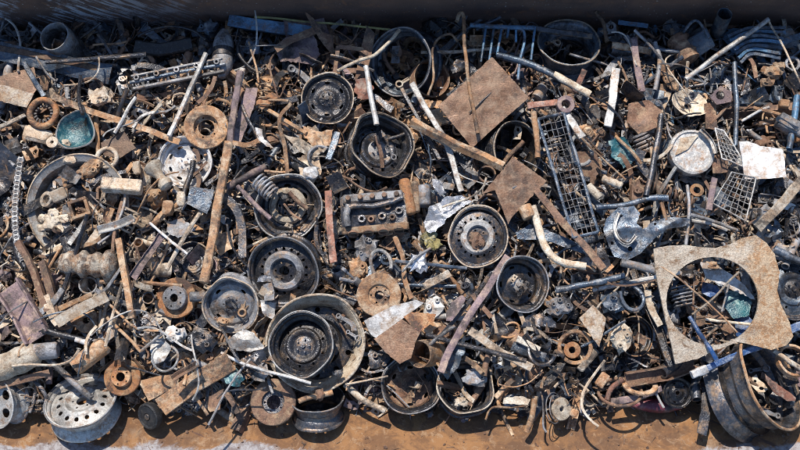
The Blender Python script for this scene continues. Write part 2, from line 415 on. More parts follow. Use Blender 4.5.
def disc_mesh(zf, rad, nh, rh, hr, bore, lugs=0, rl=.22, lr=.035, hry=None, depth=.02, outer=.8, split=True):
    """pressed wheel centre: polar sheet with a ring of nh holes (radius hr at rh), lug holes and a bore; all relative to rad"""
    g = G()
    def pt(r, a, dz=0): return (r * rad * math.cos(a), r * rad * math.sin(a), (zf(r) + dz) * rad)
    def band(r0, r1, n, k=3):
        vs = []; fs = []
        for j in range(k + 1):
            r = r0 + (r1 - r0) * j / k
            for i in range(n): vs.append(pt(r, 2 * PI * i / n))
        for j in range(k):
            for i in range(n): fs.append((j * n + i, (j + 1) * n + i, (j + 1) * n + (i + 1) % n, j * n + (i + 1) % n))
        g.add(vs, fs)
    def holes(r0, r1, n, rc, hr_, hry_=None, dp=None):
        dp = depth if dp is None else dp
        hry_ = hry_ or hr_
        for s in range(n):
            a0 = 2 * PI * s / n; ac = a0 + PI / n; da = PI / n
            # boundary of sector, 24 pts
            bd = []
            K = 6
            for k in range(K): bd.append((r1, a0 + 2 * da * k / K))
            for k in range(3): bd.append((r1 + (r0 - r1) * k / 3, a0 + 2 * da))
            for k in range(K): bd.append((r0, a0 + 2 * da * (K - k) / K))
            for k in range(3): bd.append((r0 + (r1 - r0) * k / 3, a0))
            vs = []; N_ = len(bd)
            hp = []
            for r, a in bd:
                u = r - rc; w = (a - ac) * rc
                an = math.atan2(u / ((r1 - r0) / 2), w / (da * rc))
                hp.append((rc + hr_ * math.sin(an), ac + hry_ * math.cos(an) / rc))
            vs += [pt(r, a) for r, a in bd] + [pt(r, a, .004) for r, a in hp] + [pt(r, a, -dp) for r, a in hp]
            fs = []
            for i in range(N_):
                j = (i + 1) % N_
                fs.append((i, N_ + i, N_ + j, j)); fs.append((N_ + i, 2 * N_ + i, 2 * N_ + j, N_ + j))
            g.add(vs, fs)
    r1 = rh + hr * 1.45; r0 = rh - hr * 1.45
    band(r1, outer, 40, 3); holes(r0, r1, nh, rh, hr, hry)
    if lugs:
        band(rl + lr * 1.6, r0, 40, 5); holes(rl - lr * 1.6, rl + lr * 1.6, lugs, rl, lr); band(bore, rl - lr * 1.6, 40, 2)
    else: band(bore, r0, 40, 6)
    vs = [pt(bore, 2 * PI * i / 40) for i in range(40)] + [pt(bore, 2 * PI * i / 40, -.12) for i in range(40)]
    g.add(vs, [(i, i + 40, (i + 1) % 40 + 40, (i + 1) % 40) for i in range(40)])
    return g

def lerp_tab(tab):
    def f(r):
        if r <= tab[0][0]: return tab[0][1]
        for (a, b), (c, d) in zip(tab[:-1], tab[1:]):
            if r <= c:
                u = (r - a) / (c - a); u = u * u * (3 - 2 * u); return b + (d - b) * u
        return tab[-1][1]
    return f

def wheel(px, py, r, az, tilt, z, label, short, style='holes', mb='dark_steel', md='dark_steel', ml=None, wid=.8, dd=.18, spin=0, wob=.03, nh=12, bore=.14, cat='wheel rim', ribs=False, name='wheel', hub=None, nut=False, md2=None, zb=None, hr=.042):
    Rr = r * U
    M = frame(px, py, z, az, tilt, spin); t = empty(name, M); tag(t, label, cat)
    w = wid
    out = [(1.0, -.02), (1.0, 0), (.985, .012), (.965, .0), (.955, -.07), (.915, -.09), (.895, -.12), (.885, -.28 * w / .8), (.80, -.36 * w / .8), (.79, -.5 * w / .8), (.87, -.58 * w / .8), (.90, -w + .1), (.955, -w + .06), (.97, -w)]
    inn = [(max(.01, a - .03), b - .0) for a, b in reversed(out[3:-1])]
    if style == 'big' and wid < .8:
        out = [(1.0, -.02), (1.0, 0), (.985, .012), (.965, .0), (.90, -.10), (.84, -.24), (.79, -.42), (.79, -.5), (.87, -.55), (.9, -.6), (.93, -.6)]
        inn = [(.9, -.64), (.80, -.56), (.74, -.5), (.75, -.42), (.81, -.24), (.88, -.10), (.94, -.02)]
    if ribs:
        out = [(1, 0), (.98, .012), (.96, 0)]
        inn = []
        zz = -.06
        while zz > -w:
            out += [(.95, zz), (.97, zz - .03), (.97, zz - .06)]; zz -= .1
        out.append((.97, -w)); inn = [(.90, -w), (.90, -.05)]
    prof = [(a * Rr, b * Rr) for a, b in (out + [(out[-1][0] - .03, -w)] + inn)]
    sd = px * .17 + py * .05; wob = wob * 1.6 + .01
    g = G(); g.lathe(prof, 56, None, closed=True, wob=wob, seed=sd); g.jitter(.0015, 30, sd)
    build(g, 'barrel', mb, t)
    # rolled lip of its own look
    g = G(); lip = [(1.0, -.03), (1.008, -.01), (1.004, .012), (.985, .022), (.962, .012), (.955, -.02)]
    g.lathe([(a * Rr, b * Rr) for a, b in lip], 56, None, closed=True, wob=wob, seed=sd); build(g, 'lip', ml or mb, t)
    if style == 'holes':
        zf = lerp_tab([(.1, .03), (.28, .02), (.36, .03), (.42, .10), (.5, .10), (.58, .03), (.74, -.02), (.82, -.06)])
        g = disc_mesh(zf, Rr, nh, .63, hr, bore, 5, .24, .03, outer=.86)
    elif style == 'slots':
        zf = lerp_tab([(.1, .08), (.3, .07), (.38, .0), (.5, -.03), (.7, .02), (.82, -.06)])
        g = disc_mesh(zf, Rr, nh if nh < 9 else 6, .62, .05, bore, 5, .24, .035, hry=.11, outer=.86)
    elif style == 'alloy':
        zf = lerp_tab([(.1, .1), (.3, .08), (.5, .03), (.86, -.02)])
        g = disc_mesh(zf, Rr, 5, .58, .17, bore * .7, 5, .2, .03, hry=.2, outer=.92)
    elif style == 'big':
        zf = lerp_tab([(.1, -.05), (.45, -.03), (.5, .06), (.7, .05), (.86, -.03)])
        g = disc_mesh(zf, Rr, nh, .66, .055, .22, 8, .36, .03, outer=.9)
    else: g = None
    d = None
    if g:
        g.v = [(a, b, c - dd * Rr) for a, b, c in g.v]; g.jitter(.001, 30, sd)
        d = build(g, 'disc', md, t)
        if md2:
            rg = G(); k = Rr
            rg.lathe([(.34 * k, (.03 - dd) * k), (.38 * k, (.125 - dd) * k), (.5 * k, (.13 - dd) * k), (.57 * k, (.05 - dd) * k)], 40, wob=.05, seed=sd)
            build(rg, 'raised_ring', md2, d)
    if hub:
        hg = G(); k = Rr
        hg.lathe([(.0, .16 * k), (.07 * k, .16 * k), (.08 * k, .1 * k), (.2 * k, .08 * k), (.3 * k, .03 * k), (.31 * k, -.02 * k)], 24)
        for i in range(5):
            a = 2 * PI * i / 5
            hg.cyl(.028 * k, .05 * k, .17 * k, 6, Matrix.Translation((.2 * k * math.cos(a), .2 * k * math.sin(a), 0)))
        hg.v = [(a, b, c - dd * k) for a, b, c in hg.v]
        build(hg, 'hub', hub, d if g else t)
    foot(px, py, r + 2, z - (zb if zb else (dd + .35) * r * U)); land(px, py, short)
    return t

def rotor(px, py, r, az, tilt, z, label, short, m='rust_tan', mh=None, hat=.52, hh=.22, spin=0, th=.14, bore=.2, cat='brake disc', name='brake_disc', lugs=5):
    k = r * U; M = frame(px, py, z, az, tilt, spin); t = empty(name, M); tag(t, label, cat)
    g = G(); g.lathe([(a * k, b * k) for a, b in ((hat, 0), (hat + .02, .012), (.8, .012), (.97, .01), (1, -.02), (1, -th), (.97, -th - .02), (hat, -th - .02))], 48, closed=True, wob=.01, seed=px)
    g.jitter(.0008, 40, px); build(g, 'friction_ring', m, t)
    zf = lambda q: hh if hh > 0 else hh
    g = G()
    h = hh
    g.lathe([(a * k, b * k) for a, b in ((hat + .02, -.03), (hat, .0), (hat - .03, h * .9), (hat - .07, h))], 40)
    q = disc_mesh(lambda r_: h, k, lugs, bore + (hat - bore) * .5, .045, bore, 0, outer=hat - .05)
    g.add(q.v, q.f); build(g, 'hat', mh or m, t)
    foot(px, py, r + 2, z - .06); land(px, py, short); return t

def ring(px, py, r, az, tilt, z, label, short, m, rin=.7, th=.2, cat='ring', name='steel_ring', rnd=False, n=40, teeth=0, notch=0, mteeth=None):
    k = r * U; M = frame(px, py, z, az, tilt, 0); t = empty(name, M) if teeth else None
    g = G()
    if rnd:
        c_ = (1 + rin) / 2; w = (1 - rin) / 2
        g.lathe([((c_ + w * math.cos(a)) * k, w * math.sin(a) * k * 1.1) for a in [2 * PI * i / 12 for i in range(12)]], n, closed=True, wob=.03, seed=px)
    else: g.lathe([(a * k, b * k) for a, b in ((rin, 0), (rin + .04, .03), (.96, .03), (1, 0), (1, -th), (rin, -th))], n, closed=True, wob=.02, seed=px)
    g.jitter(.0012, 30, px)
    if teeth:
        build(g, 'band', m, t)
        g = G()
        for i in range(teeth):
            a = 2 * PI * i / teeth
            g.box(.26 * k, .09 * k, .06 * k, Matrix.Rotation(a, 4, 'Z') @ Matrix.Translation((rin * .85 * k, 0, -.12 * k)) @ Matrix.Rotation(.5, 4, 'Y'))
        build(g, 'teeth', mteeth or m, t); tag(t, label, cat)
    else:
        t = build(g, name, m, None, M); tag(t, label, cat)
    foot(px, py, r + 1, z - .1); 
    if short: land(px, py, short)
    return t

def canister(px0, py0, px1, py1, r, m, z, label, short, name='canister', cat='canister', prof=None, open0=False, bands=(), mband='black_oil', lobes=None, dz=0, r1=None, n=26):
    """body of revolution between two photo points"""
    a = P(px0, py0, z); b = P(px1, py1, z + dz); ax = b - a; L = ax.length; c = a
    q = ax.normalized().to_track_quat('Z', 'Y').to_matrix().to_4x4(); q.translation = c
    t = empty(name, q); tag(t, label, cat); k = r * U; k1 = (r1 if r1 else r) * U
    g = G()
    if lobes: pr = [(0, 0), (lobes[0] * k * .7, 0)] + [(l * k, L * (i + .5) / len(lobes)) for i, l in enumerate(lobes)] + [(lobes[-1] * k * .6, L), (0, L)]
    elif open0: pr = [(k * .9, L * .93), (k * .9, L * .1), (k * .93, 0), (k, -.002), (k * 1.02, .004), (k, .012)] + [(k + (k1 - k) * i / 14 + (.03 * k if i % 2 else 0), L * i / 15 + .01) for i in range(1, 15)] + [(k1 * .95, L), (0, L), (0, L * .94), (k * .85, L * .94)]
    else: pr = [(0, 0), (k * .8, 0), (k * .95, .04 * L), (k, .1 * L), (k1, .9 * L), (k1 * .95, .96 * L), (k1 * .8, L), (0, L)]
    g.lathe(pr, n, wob=.04, seed=px0); g.jitter(.002, 18, px0); build(g, 'body', m, t)
    for (u, wd) in bands:
        g = G(); g.lathe([(k * 1.03, L * (u - wd / 2)), (k * 1.06, L * (u - wd / 2) + .002), (k * 1.06, L * (u + wd / 2) - .002), (k * 1.03, L * (u + wd / 2))], n); build(g, 'band', mband, t)
    foot(px0, py0, r + 2, z - .1, px1, py1); 
    if short: land((px0 + px1) / 2, (py0 + py1) / 2, short)
    return t

def spring(px0, py0, px1, py1, r, wr, turns, m, z, label, short, dz=0, name='coil_spring'):
    a = P(px0, py0, z); b = P(px1, py1, z + dz); ax = b - a; L = ax.length
    q = ax.normalized().to_track_quat('Z', 'Y').to_matrix().to_4x4(); q.translation = a
    g = G(); n = int(turns * 18)
    g.tube([(r * U * math.cos(i / 18 * 2 * PI), r * U * math.sin(i / 18 * 2 * PI), L * i / n) for i in range(n + 1)], wr * U, 8)
    o = build(g, name, m, None, q, 60); tag(o, label, 'coil spring'); foot(px0, py0, r + 1, z - .08, px1, py1)
    if short: land((px0 + px1) / 2, (py0 + py1) / 2, short)
    return o

def wirenet(corners, nu, nv, m, mf, z, label, short, wr=.35, fr=.9, sag=0.0, az=90, tilt=0, name='wire_basket', cat='wire basket', skew=0, ends=(1, 1, 1, 1)):
    """corners a,b,c,d in photo px: a->b across, a->d along"""
    A, B, C, D = [P(p[0], p[1], z + (p[2] if len(p) > 2 else 0)) for p in corners]
    c = (A + B + C + D) / 4; t = empty(name, Matrix.Translation(c)); tag(t, label, cat)
    def S(u, v):
        p = A.lerp(B, u).lerp(D.lerp(C, u), v) - c
        p = p + FW * (sag * U * math.sin(PI * u) * math.sin(PI * v)) + Vector((0, 0, 1)) * (.008 * noise.noise(Vector((u * 4, v * 6, c.x * 9))))
        p = p + Vector((1, .3, 0)) * (.006 * noise.noise(Vector((u * 5, v * 5, c.y * 9 + 4))))
        return p
    g = G()
    for i in range(nu + 1):
        u = i / nu; g.tube([S(min(1, max(0, u + skew * (j / 12 - .5))), j / 12) for j in range(13)], wr * U, 5)
    for j in range(nv + 1):
        v = j / nv; g.tube([S(i / 8, v) + Vector((0, 0, wr * U)) for i in range(9)], wr * U, 5)
    build(g, 'wire_mesh', m, t)
    g = G()
    if ends[0]: g.tube([S(i / 8, 0) for i in range(9)], fr * U, 8)
    if ends[1]: g.tube([S(1, i / 12) for i in range(13)], fr * U, 8)
    if ends[2]: g.tube([S(1 - i / 8, 1) for i in range(9)], fr * U, 8)
    if ends[3]: g.tube([S(0, 1 - i / 12) for i in range(13)], fr * U, 8)
    if len(g.v): build(g, 'frame', mf, t)
    cx = sum(p[0] for p in corners) / 4; cy = sum(p[1] for p in corners) / 4
    for fu in (.2, .5, .8):
        x0 = (corners[0][0] * (1 - fu) + corners[3][0] * fu); y0 = (corners[0][1] * (1 - fu) + corners[3][1] * fu)
        x1 = (corners[1][0] * (1 - fu) + corners[2][0] * fu); y1 = (corners[1][1] * (1 - fu) + corners[2][1] * fu)
        foot(x0, y0, 12, z - .1, x1, y1)
    land(cx, cy, short); return t

def lump(px, py, sx, sy, sz, m, z, label, short=None, name='casting', cat='casting', az=90, tilt=10, spin=0, amp=.25, sc=2.2, seed=1, lobes=None, boss=0, mboss=None):
    """weathered casting: a displaced blob chain, sizes in px"""
    M = frame(px, py, z, az, tilt, spin)
    g = G()
    lobes = lobes or [(0, 0, 0, 1)]
    for (lx, ly, lz, ls) in lobes:
        n, mm = 14, 9
        vs = []
        for j in range(mm + 1):
            ph = PI * j / mm
            for i in range(n):
                a = 2 * PI * i / n
                d = Vector((math.sin(ph) * math.cos(a), math.sin(ph) * math.sin(a), math.cos(ph)))
                # squarish
                q = max(abs(d.x), abs(d.y), abs(d.z)); d2 = d / (q ** .5)
                r = 1 + amp * 2 * noise.noise(d * sc + Vector((seed, lx, ly))) + amp * .5 * noise.noise(d * sc * 3 + Vector((seed + 5, lx, ly)))
                vs.append(((d2.x * r * sx * ls / 2 + lx) * U, (d2.y * r * sy * ls / 2 + ly) * U, (d2.z * r * sz * ls / 2 + lz) * U))
        fs = [(j * n + i, (j + 1) * n + i, (j + 1) * n + (i + 1) % n, j * n + (i + 1) % n) for j in range(mm) for i in range(n)]
        g.add(vs, fs)
    if boss:
        t = empty(name, M); tag(t, label, cat); build(g, 'body', m, t, smooth=45)
        rr = random.Random(seed)
        for i in range(boss):
            a = rr.uniform(0, 6.28); bx, by = math.cos(a) * sx * .32, math.sin(a) * sy * .32
            b = G(); k = rr.uniform(1.5, 2.6) * U
            b.lathe([(k * .5, 0), (k * .5, k * 1.2), (k * .95, k * 1.2), (k, k), (k, -k * 1.5)], 12, Matrix.Translation((bx * U, by * U, sz * .42 * U))); build(b, 'boss', mboss or m, t)
    else:
        t = build(g, name, m, None, M, smooth=45); tag(t, label, cat)
    foot(px, py, max(sx, sy) * .42, z - .05)
    if short: land(px, py, short)
    return t

def block(px, py, sx, sy, sz, m, z, label, short=None, name='metal_block', cat='metal block', az=90, tilt=10, spin=0, bv=1.0, holes=False, mh=None):
    M = frame(px, py, z, az, tilt, spin); g = G(); g.bevbox(sx * U, sy * U, sz * U, bv * U, None, .0012)
    o = build(g, name, m, None, M, 30); tag(o, label, cat)
    c, s = math.cos(R_(spin)), math.sin(R_(spin)); h = sx * .4
    foot(px - c * h, py + s * h, sy * .6 + 2, z - .08, px + c * h, py - s * h)
    if short: land(px, py, short)
    return o
# ------------------------------------------------------------------ wheels, discs and drums, in their places
wheel(327, 98, 27, 90, 6, .08, 'black wheel rim with worn tan lip and oval slots, below the hooked grey pipe', 'upper black rim', 'slots', 'black_oil', 'black_oil', 'dusty_tan', .7, .16, hub='black_oil', wob=.04)
wheel(383, 144, 34, 40, 22, .12, 'deep black wheel rim with a dented lip and round flange inside, upper middle', 'dented deep rim', 'holes', 'black_oil', 'dark_steel', 'dusty_tan', .95, .62, wob=.10, hub='scale_grey', zb=.2)
wheel(288, 206, 33, -20, 8, .06, 'black wheel rim with chalky white centre ring, under the end of the coil spring', 'rim with chalky centre', 'slots', 'dark_steel', 'black_oil', 'pale_grey', .8, .35, md2='chalky', wob=.06)
wheel(283, 272, 35, -120, 10, .08, 'broad dark wheel rim with silvery centre ring and round holes, left of centre', 'rim with silvery centre', 'holes', 'dark_steel', 'black_oil', 'scale_grey', .85, .2, nh=18, md2='scale_grey', wob=.03)
wheel(230, 306, 28, -90, 12, .09, 'pale scaled wheel rim with four slots and small hub, left of the silvery centred rim', 'pale slotted rim', 'slots', 'scale_grey', 'scale_grey', 'dusty_tan', .8, .28, hub='dark_steel', wob=.06, nh=4)
wheel(316, 343, 48, 90, 4, .04, 'largest round rim with wide pale tan dish, lying under a smaller dark rim', 'big pale dish rim', 'big', 'chalky', 'dark_steel', 'dusty_tan', .6, .45, nh=10, wob=.03, cat='truck wheel rim', zb=.16)
wheel(301, 344, 31, 110, 14, .16, 'small dark rim with pale inner wall nested inside the large tan dish rim', 'small nested rim', 'holes', 'black_oil', 'black_oil', 'pale_grey', .7, .5, hub='dark_steel', wob=.05, nh=9, zb=.12)
wheel(478, 237, 30, 60, 5, .09, 'clean pressed steel wheel rim with ring of round holes, right of the silver foil', 'round-holed rim', 'holes', 'dark_steel', 'dark_steel', 'dusty_tan', .8, .14, nh=18, md2='pale_grey', wob=.05)
wheel(523, 284, 28, 15, 20, .08, 'deep dark blue-black wheel rim with pale four bolt hub, right of centre', 'deep blue-black rim', 'slots', 'dark_steel', 'dark_steel', 'scale_grey', .95, .5, hub='pale_grey', wob=.03, nh=5, zb=.16)
wheel(411, 385, 29, 75, 12, -.06, 'deep oily wheel rim with rusty patch and small round cap, at the bottom edge middle', 'oily rim with cap', 'slots', 'black_oil', 'rust_brown', 'scale_grey', .9, .5, hub='rust_brown', wob=.05, zb=.14)
wheel(466, 386, 28, 85, 24, -.08, 'pale-lipped rusty wheel rim filled with scraps, right of the oily capped rim', 'pale-lipped bottom rim', 'slots', 'dark_steel', 'black_oil', 'chalky', .85, .6, wob=.09, zb=.12)
wheel(569, 42, 33, 90, 34, .07, 'deep black drum-like rim with brown lip, standing in the shade by the back wall', 'shaded black drum rim', 'plain', 'steel_blue', 'black_oil', 'dusty_tan', 1.1, .6, wob=.02, zb=.25)
wheel(400, 62, 36, 190, 26, .04, 'wide black drum with blue outer wall, in shade behind the dented deep rim', 'wide shaded drum', 'plain', 'steel_blue', 'black_oil', 'scale_grey', .9, .6, wob=.03, zb=.25)
wheel(518, 150, 31, 10, 34, .02, 'ribbed black drum with thin brown lip, between the brown plate and wire tray', 'ribbed black drum', 'plain', 'black_oil', 'black_oil', 'dusty_tan', .9, .6, ribs=True, wob=.02, cat='brake drum', name='brake_drum', zb=.2)
wheel(81, 400, 35, 96, 50, -.10, 'silver painted wheel rim with large round holes, leaning on the front plate at bottom left', 'silver bottom-left rim', 'holes', 'pale_grey', 'pale_grey', 'scale_grey', .65, .08, nh=14, wob=.02, zb=.2, hr=.062)
wheel(-4, 403, 25, 185, 32, -.12, 'silvery alloy wheel rim with open spokes, cut by the left edge', 'alloy rim', 'alloy', 'pale_grey', 'pale_grey', 'pale_grey', .8, .1, wob=.01)
wheel(772, 380, 50, 32, 52, .0, 'huge blue-black truck rim tipped on its side with brown lip, bottom right corner', 'huge truck rim', 'big', 'dark_steel', 'black_oil', 'rust_tan', .9, .55, wob=.03, cat='truck wheel rim', zb=.3)
wheel(795, 289, 30, 90, 6, .02, 'dark blue wheel rim at the right edge beside the big holed plate', 'right-edge dark rim', 'holes', 'dark_steel', 'steel_blue', 'dark_steel', .7, .2, nh=8, wob=.02, hub='black_oil')
wheel(185, 162, 27, 60, 5, .05, 'white painted wheel rim half hidden under the tan brake disc', 'white half-hidden rim', 'slots', 'white_paint', 'white_paint', 'white_paint', .7, .3, wob=.01, hub='white_paint', nh=8)
wheel(317, 398, 27, 92, 68, -.20, 'dark grey ribbed rim lying edge on, beneath the large tan dish rim', 'edge-on grey rim', 'holes', 'dark_steel', 'dark_steel', 'scale_grey', .85, .6, wob=.03)
wheel(192, 262, 21, 90, 16, -.02, 'small black rim with tan wire loop around it, above the four-stud hub', 'small black rim', 'holes', 'black_oil', 'black_oil', 'dusty_tan', .7, .2, nh=10, wob=.03)
wheel(636, 336, 20, 20, 22, -.04, 'black drum with thin brown lip, left of the big holed plate', 'drum beside holed plate', 'plain', 'black_oil', 'black_oil', 'rust_tan', .8, .6, wob=.03)
wheel(432, 78, 20, 10, 20, -.05, 'brown ribbed drum in half shade, left of the brown plate with a seam', 'brown ribbed drum', 'plain', 'rust_brown', 'rust_brown', 'rust_tan', .9, .5, ribs=True)
wheel(568, 122, 15, 90, 10, 0, 'small black pulley with grooves, right of the arm with a round eye', 'small grooved pulley', 'holes', 'black_oil', 'black_oil', 'black_oil', .6, .15, nh=6, ribs=True, cat='pulley', name='pulley')
wheel(678, 393, 15, 20, 10, -.13, 'small black pulley with five oval holes, beside the maroon tube', 'black pulley by maroon tube', 'slots', 'black_oil', 'black_oil', 'black_oil', .5, .12, nh=5, cat='pulley', name='pulley')

rotor(206, 127, 22.5, 30, 8, .10, 'tan rusty brake disc with dark open centre, left of the long rusty bar', 'upper tan brake disc', 'rust_tan', hat=.56, hh=-.22, bore=.36)
rotor(379, 295, 21.5, 90, 5, .12, 'tan rusty brake disc with brown stripe and flat hat, centre of the heap', 'central brake disc', 'rust_tan', 'rust_tan', hat=.5, hh=-.1)
rotor(273, 402, 22.5, 120, 16, -.10, 'dark rust brake disc with small centre, standing below the large dish rim', 'bottom brake disc', 'rust_brown', 'dark_steel', hat=.5, hh=-.14, bore=.3)
rotor(122, 377, 18, 110, 10, -.02, 'bright orange rusty brake disc with raised hat, above the black rubber roller', 'orange brake disc', 'rust_orange', hat=.55, hh=.28, bore=.24)
rotor(176, 298, 20, 150, 10, .03, 'orange disc carrying a four-stud hub and grey shaft, left of the pale slotted rim', 'four-stud hub disc', 'rust_orange', 'scale_grey', hat=.62, hh=.3, name='wheel_hub', cat='wheel hub')
ring(43, 113, 17, 100, 12, .08, 'thick copper orange clutch ring with dark teeth inside, left of the teal bowl', 'copper toothed ring', 'rust_orange', .62, .2, 'clutch ring', 'clutch_ring', True, teeth=16, mteeth='scale_grey')
ring(107, 158, 12, 80, 12, .07, 'small clutch ring with tan teeth, right below the teal bowl', 'small toothed ring', 'dusty_tan', .62, .2, 'clutch ring', 'clutch_ring', True, teeth=14)
rotor(703, 0+97+0, 5, 90, 10, .0, 'tiny rusty disc beside the torn pale bowl', 'tiny rusty disc', 'rust_tan', hat=.5, hh=.1)
ring(640, 384, 17, 90, 62, -.06, 'brown flat ring lying nearly edge on, above the maroon tube', 'brown edge-on ring', 'rust_tan', .7, .1)
ring(620, 392, 22, 95, 60, -.10, 'long dark steel hoop above the front plate, left of the maroon tube', 'dark steel hoop', 'rust_brown', .86, .1, 'hoop', 'steel_hoop', True)
ring(562, 409, 11, 15, 30, -.08, 'pale worn disc with dark centre, at the bottom edge behind thin loops', 'pale bottom disc', 'chalky', .25, .2, 'disc', 'worn_disc')
for k, (dx, rr_) in enumerate(((0, 15), (2, 12))):
    ring(554 + dx, 408, rr_, 10, 52, -.05 - .01 * k, ('outer' if k == 0 else 'inner') + ' of the two thin wire hoops in front of the pale bottom disc', None, 'scale_grey', .93, .06, 'wire hoop', 'wire_hoop', True)
ring(52, 142, 6, 90, 15, .08, 'small tan pulley wheel below the copper toothed ring', None, 'dusty_tan', .3, .4, 'pulley', 'small_pulley')
ring(148, 298, 6, 90, 10, .05, 'thin dark clamp ring between perforated strip and four-stud hub', None, 'dark_steel', .8, .3)
ring(88, 285, 9, 60, 20, .06, 'thin grey clamp ring above the perforated tan strip', 'grey clamp ring', 'scale_grey', .82, .35)
ring(86, 320, 12, 80, 18, .03, 'tan rusted round cap under the perforated tan strip', 'tan round cap', 'rust_tan', .3, .3, 'cap', 'round_cover')
ring(575, 347, 17, 150, 20, .03, 'tan curved brake shoe band, below the pale diamond plate', 'curved brake band', 'rust_tan', .78, .5, 'brake band', 'brake_band')
ring(572, 350, 8, 150, 20, .03, 'rusty bearing inside the curved brake band', None, 'rust_orange', .4, .6, 'bearing', 'bearing')
ring(489, 205, 12, 100, 15, .08, 'upper short tube end of the pair beside the square brown plate', 'short tube ends', 'rust_brown', .84, 1.1, 'tube', 'tube_end')
ring(493, 191, 11, 100, 15, .06, 'pale rimmed tube mouth above the round-holed rim', None, 'dark_steel', .84, 1.1, 'tube', 'tube_end')
ring(487, 174, 9, 100, 15, .05, 'small dark tube mouth touching the rusty angle bar', None, 'rust_brown', .8, 1.0, 'tube', 'tube_end')
ring(697, 190, 7, 90, 20, .03, 'small rusty washer beside the wire net', None, 'rust_orange', .5, .2, 'washer', 'washer')
ring(25, 347, 5, 90, 25, .03, 'small tan washer above the big pale roll', None, 'dusty_tan', .35, .25, 'washer', 'washer')

# rubber roller with centre boss
M = frame(147, 417, -.12, 200, 35); t = empty('rubber_roller', M); tag(t, 'black rubber roller wheel with a grey side, at the end of the flat rusty bar', 'roller wheel')
g = G(); k = 13 * U; g.lathe([(.0, -.1 * k), (.25 * k, -.1 * k), (.3 * k, .0), (.75 * k, -.06 * k), (.9 * k, .02 * k), (k, -.06 * k), (1.02 * k, -.5 * k), (.95 * k, -.62 * k), (0, -.62 * k)], 36); build(g, 'tread', 'leather_black', t)
g = G(); g.cyl(.24 * k, -.12 * k, .05 * k, 20, bev=.02 * k); build(g, 'boss', 'dark_steel', t); foot(147, 417, 15, -.3); land(147, 417, 'black rubber roller')

# ------------------------------------------------------------------ big holed plate and what lies in its hole
plate('holed_plate', 'big dusty tan steel plate with scooped sides and one large round hole, at the right', 'steel plate',
      [(653, 249), (667, 246), (683, 245), (700, 247), (716, 248), (730, 244), (742, 238), (756, 235), (766, 243), (774, 254), (779, 272), (777, 290), (782, 308), (789, 322), (793, 336), (786, 345), (771, 350), (753, 345), (738, 342), (715, 350), (697, 359), (675, 364), (669, 338), (661, 300), (655, 268)],
      'holed_plate_steel', .20, 60, 5, 2.6, holes=[(712, 301, 46, 44)], short='big holed plate', res=4)
land(712, 301, 'big plate\'s hole')
for (x, y) in ((770, 260), (778, 300), (781, 335), (765, 345), (664, 262), (663, 280), (668, 310), (675, 345), (690, 355), (700, 250), (735, 246), (752, 240), (660, 250)): foot(x, y, 9, .06)
foot(712, 301, 40, -.05)
plate('rust_scab', 'flaking brown rust scab on the upper corner of the big holed plate', 'rust flake', [(742, 246), (752, 238), (764, 245), (773, 256), (776, 270), (766, 280), (752, 276), (744, 262)], 'rust_tan', .225, 60, 5, .5, crump=1.0, ragged=1.5)
plate('panel_fragment', 'torn white panel bent across the upper part of the big plate\'s hole', 'panel', [(700, 262), (716, 265), (735, 277), (752, 293), (755, 300), (740, 294), (722, 285), (706, 278)], 'white_paint', .08, 60, 15, .6, crump=2, ragged=1.5, short='torn white panel', parent=None)
plate('glass_pane', 'dark teal broken pane inside the big plate\'s hole', 'pane', [(727, 291), (744, 292), (752, 302), (749, 316), (733, 319), (724, 306)], 'teal_paint', .03, 90, 20, .8, short='teal broken pane')
plate('blue_sheet', 'crumpled bright blue sheet low in the big plate\'s hole', 'sheet', [(734, 318), (748, 316), (757, 326), (750, 340), (736, 336)], 'blue_paint', .0, 60, 15, .5, crump=3, short='crumpled blue sheet')
plate('blue_sheet', 'small bright blue sheet corner under the torn white panel', 'sheet', [(703, 282), (716, 285), (722, 292), (710, 298), (701, 293)], 'blue_paint', .0, 120, 15, .5, crump=3)
bar('blue_tube', 'bright blue tube crossing the lower rim of the big plate\'s hole', 'tube', [(690, 317), (700, 333, .03), (708, 346, .11), (717, 361, .1)], 4.5, 'blue_paint', .05, 'round', short='bright blue tube')
bar('blue_bar', 'bright blue square bar with white bare tip, under the big holed plate', 'bar', [(761, 346), (735, 355), (697, 374)], 6, 'blue_paint', .08, 'square', 3, short='bright blue bar')
bar('bar_tip', 'chalky white sleeve on the tip of the bright blue bar', 'sleeve', [(707, 369), (692, 376)], 8, 'white_paint', .085, 'square', 5.5, foots=False)
bar('blue_bar', 'short bright blue bar at the right edge below the holed plate', 'bar', [(788, 330), (806, 322)], 8, 'blue_paint', .05, 'square', 4)
bar('tan_rod', 'tan rod leaning across the big plate\'s hole from lower left to upper right', 'rod', [(692, 314), (715, 296, .06), (740, 271, .14)], 2.2, 'dusty_tan', .08, 'rod')
bar('thin_rod', 'thin brown rod crossing the big plate\'s hole diagonally down to the right', 'rod', [(655, 262, .1), (700, 295, .05), (737, 332)], 1.8, 'rust_tan', .16, 'rod')
bar('pale_rod', 'pale stick lying level in the lower half of the big plate\'s hole', 'rod', [(705, 319), (722, 322), (752, 325)], 3, 'chalky', .06, 'rod')
bar('thin_rod', 'short grey rod standing in the middle of the big plate\'s hole', 'rod', [(729, 284), (722, 312)], 2, 'scale_grey', .09, 'rod')
bar('tan_rod', 'short tan rod at lower left in the big plate\'s hole', 'rod', [(701, 341), (722, 325)], 2.2, 'rust_tan', .08, 'rod')
bar('thin_rod', 'thin upright brown rod at upper left in the big plate\'s hole', 'rod', [(694, 275), (693, 310)], 1.8, 'rust_brown', .1, 'rod')
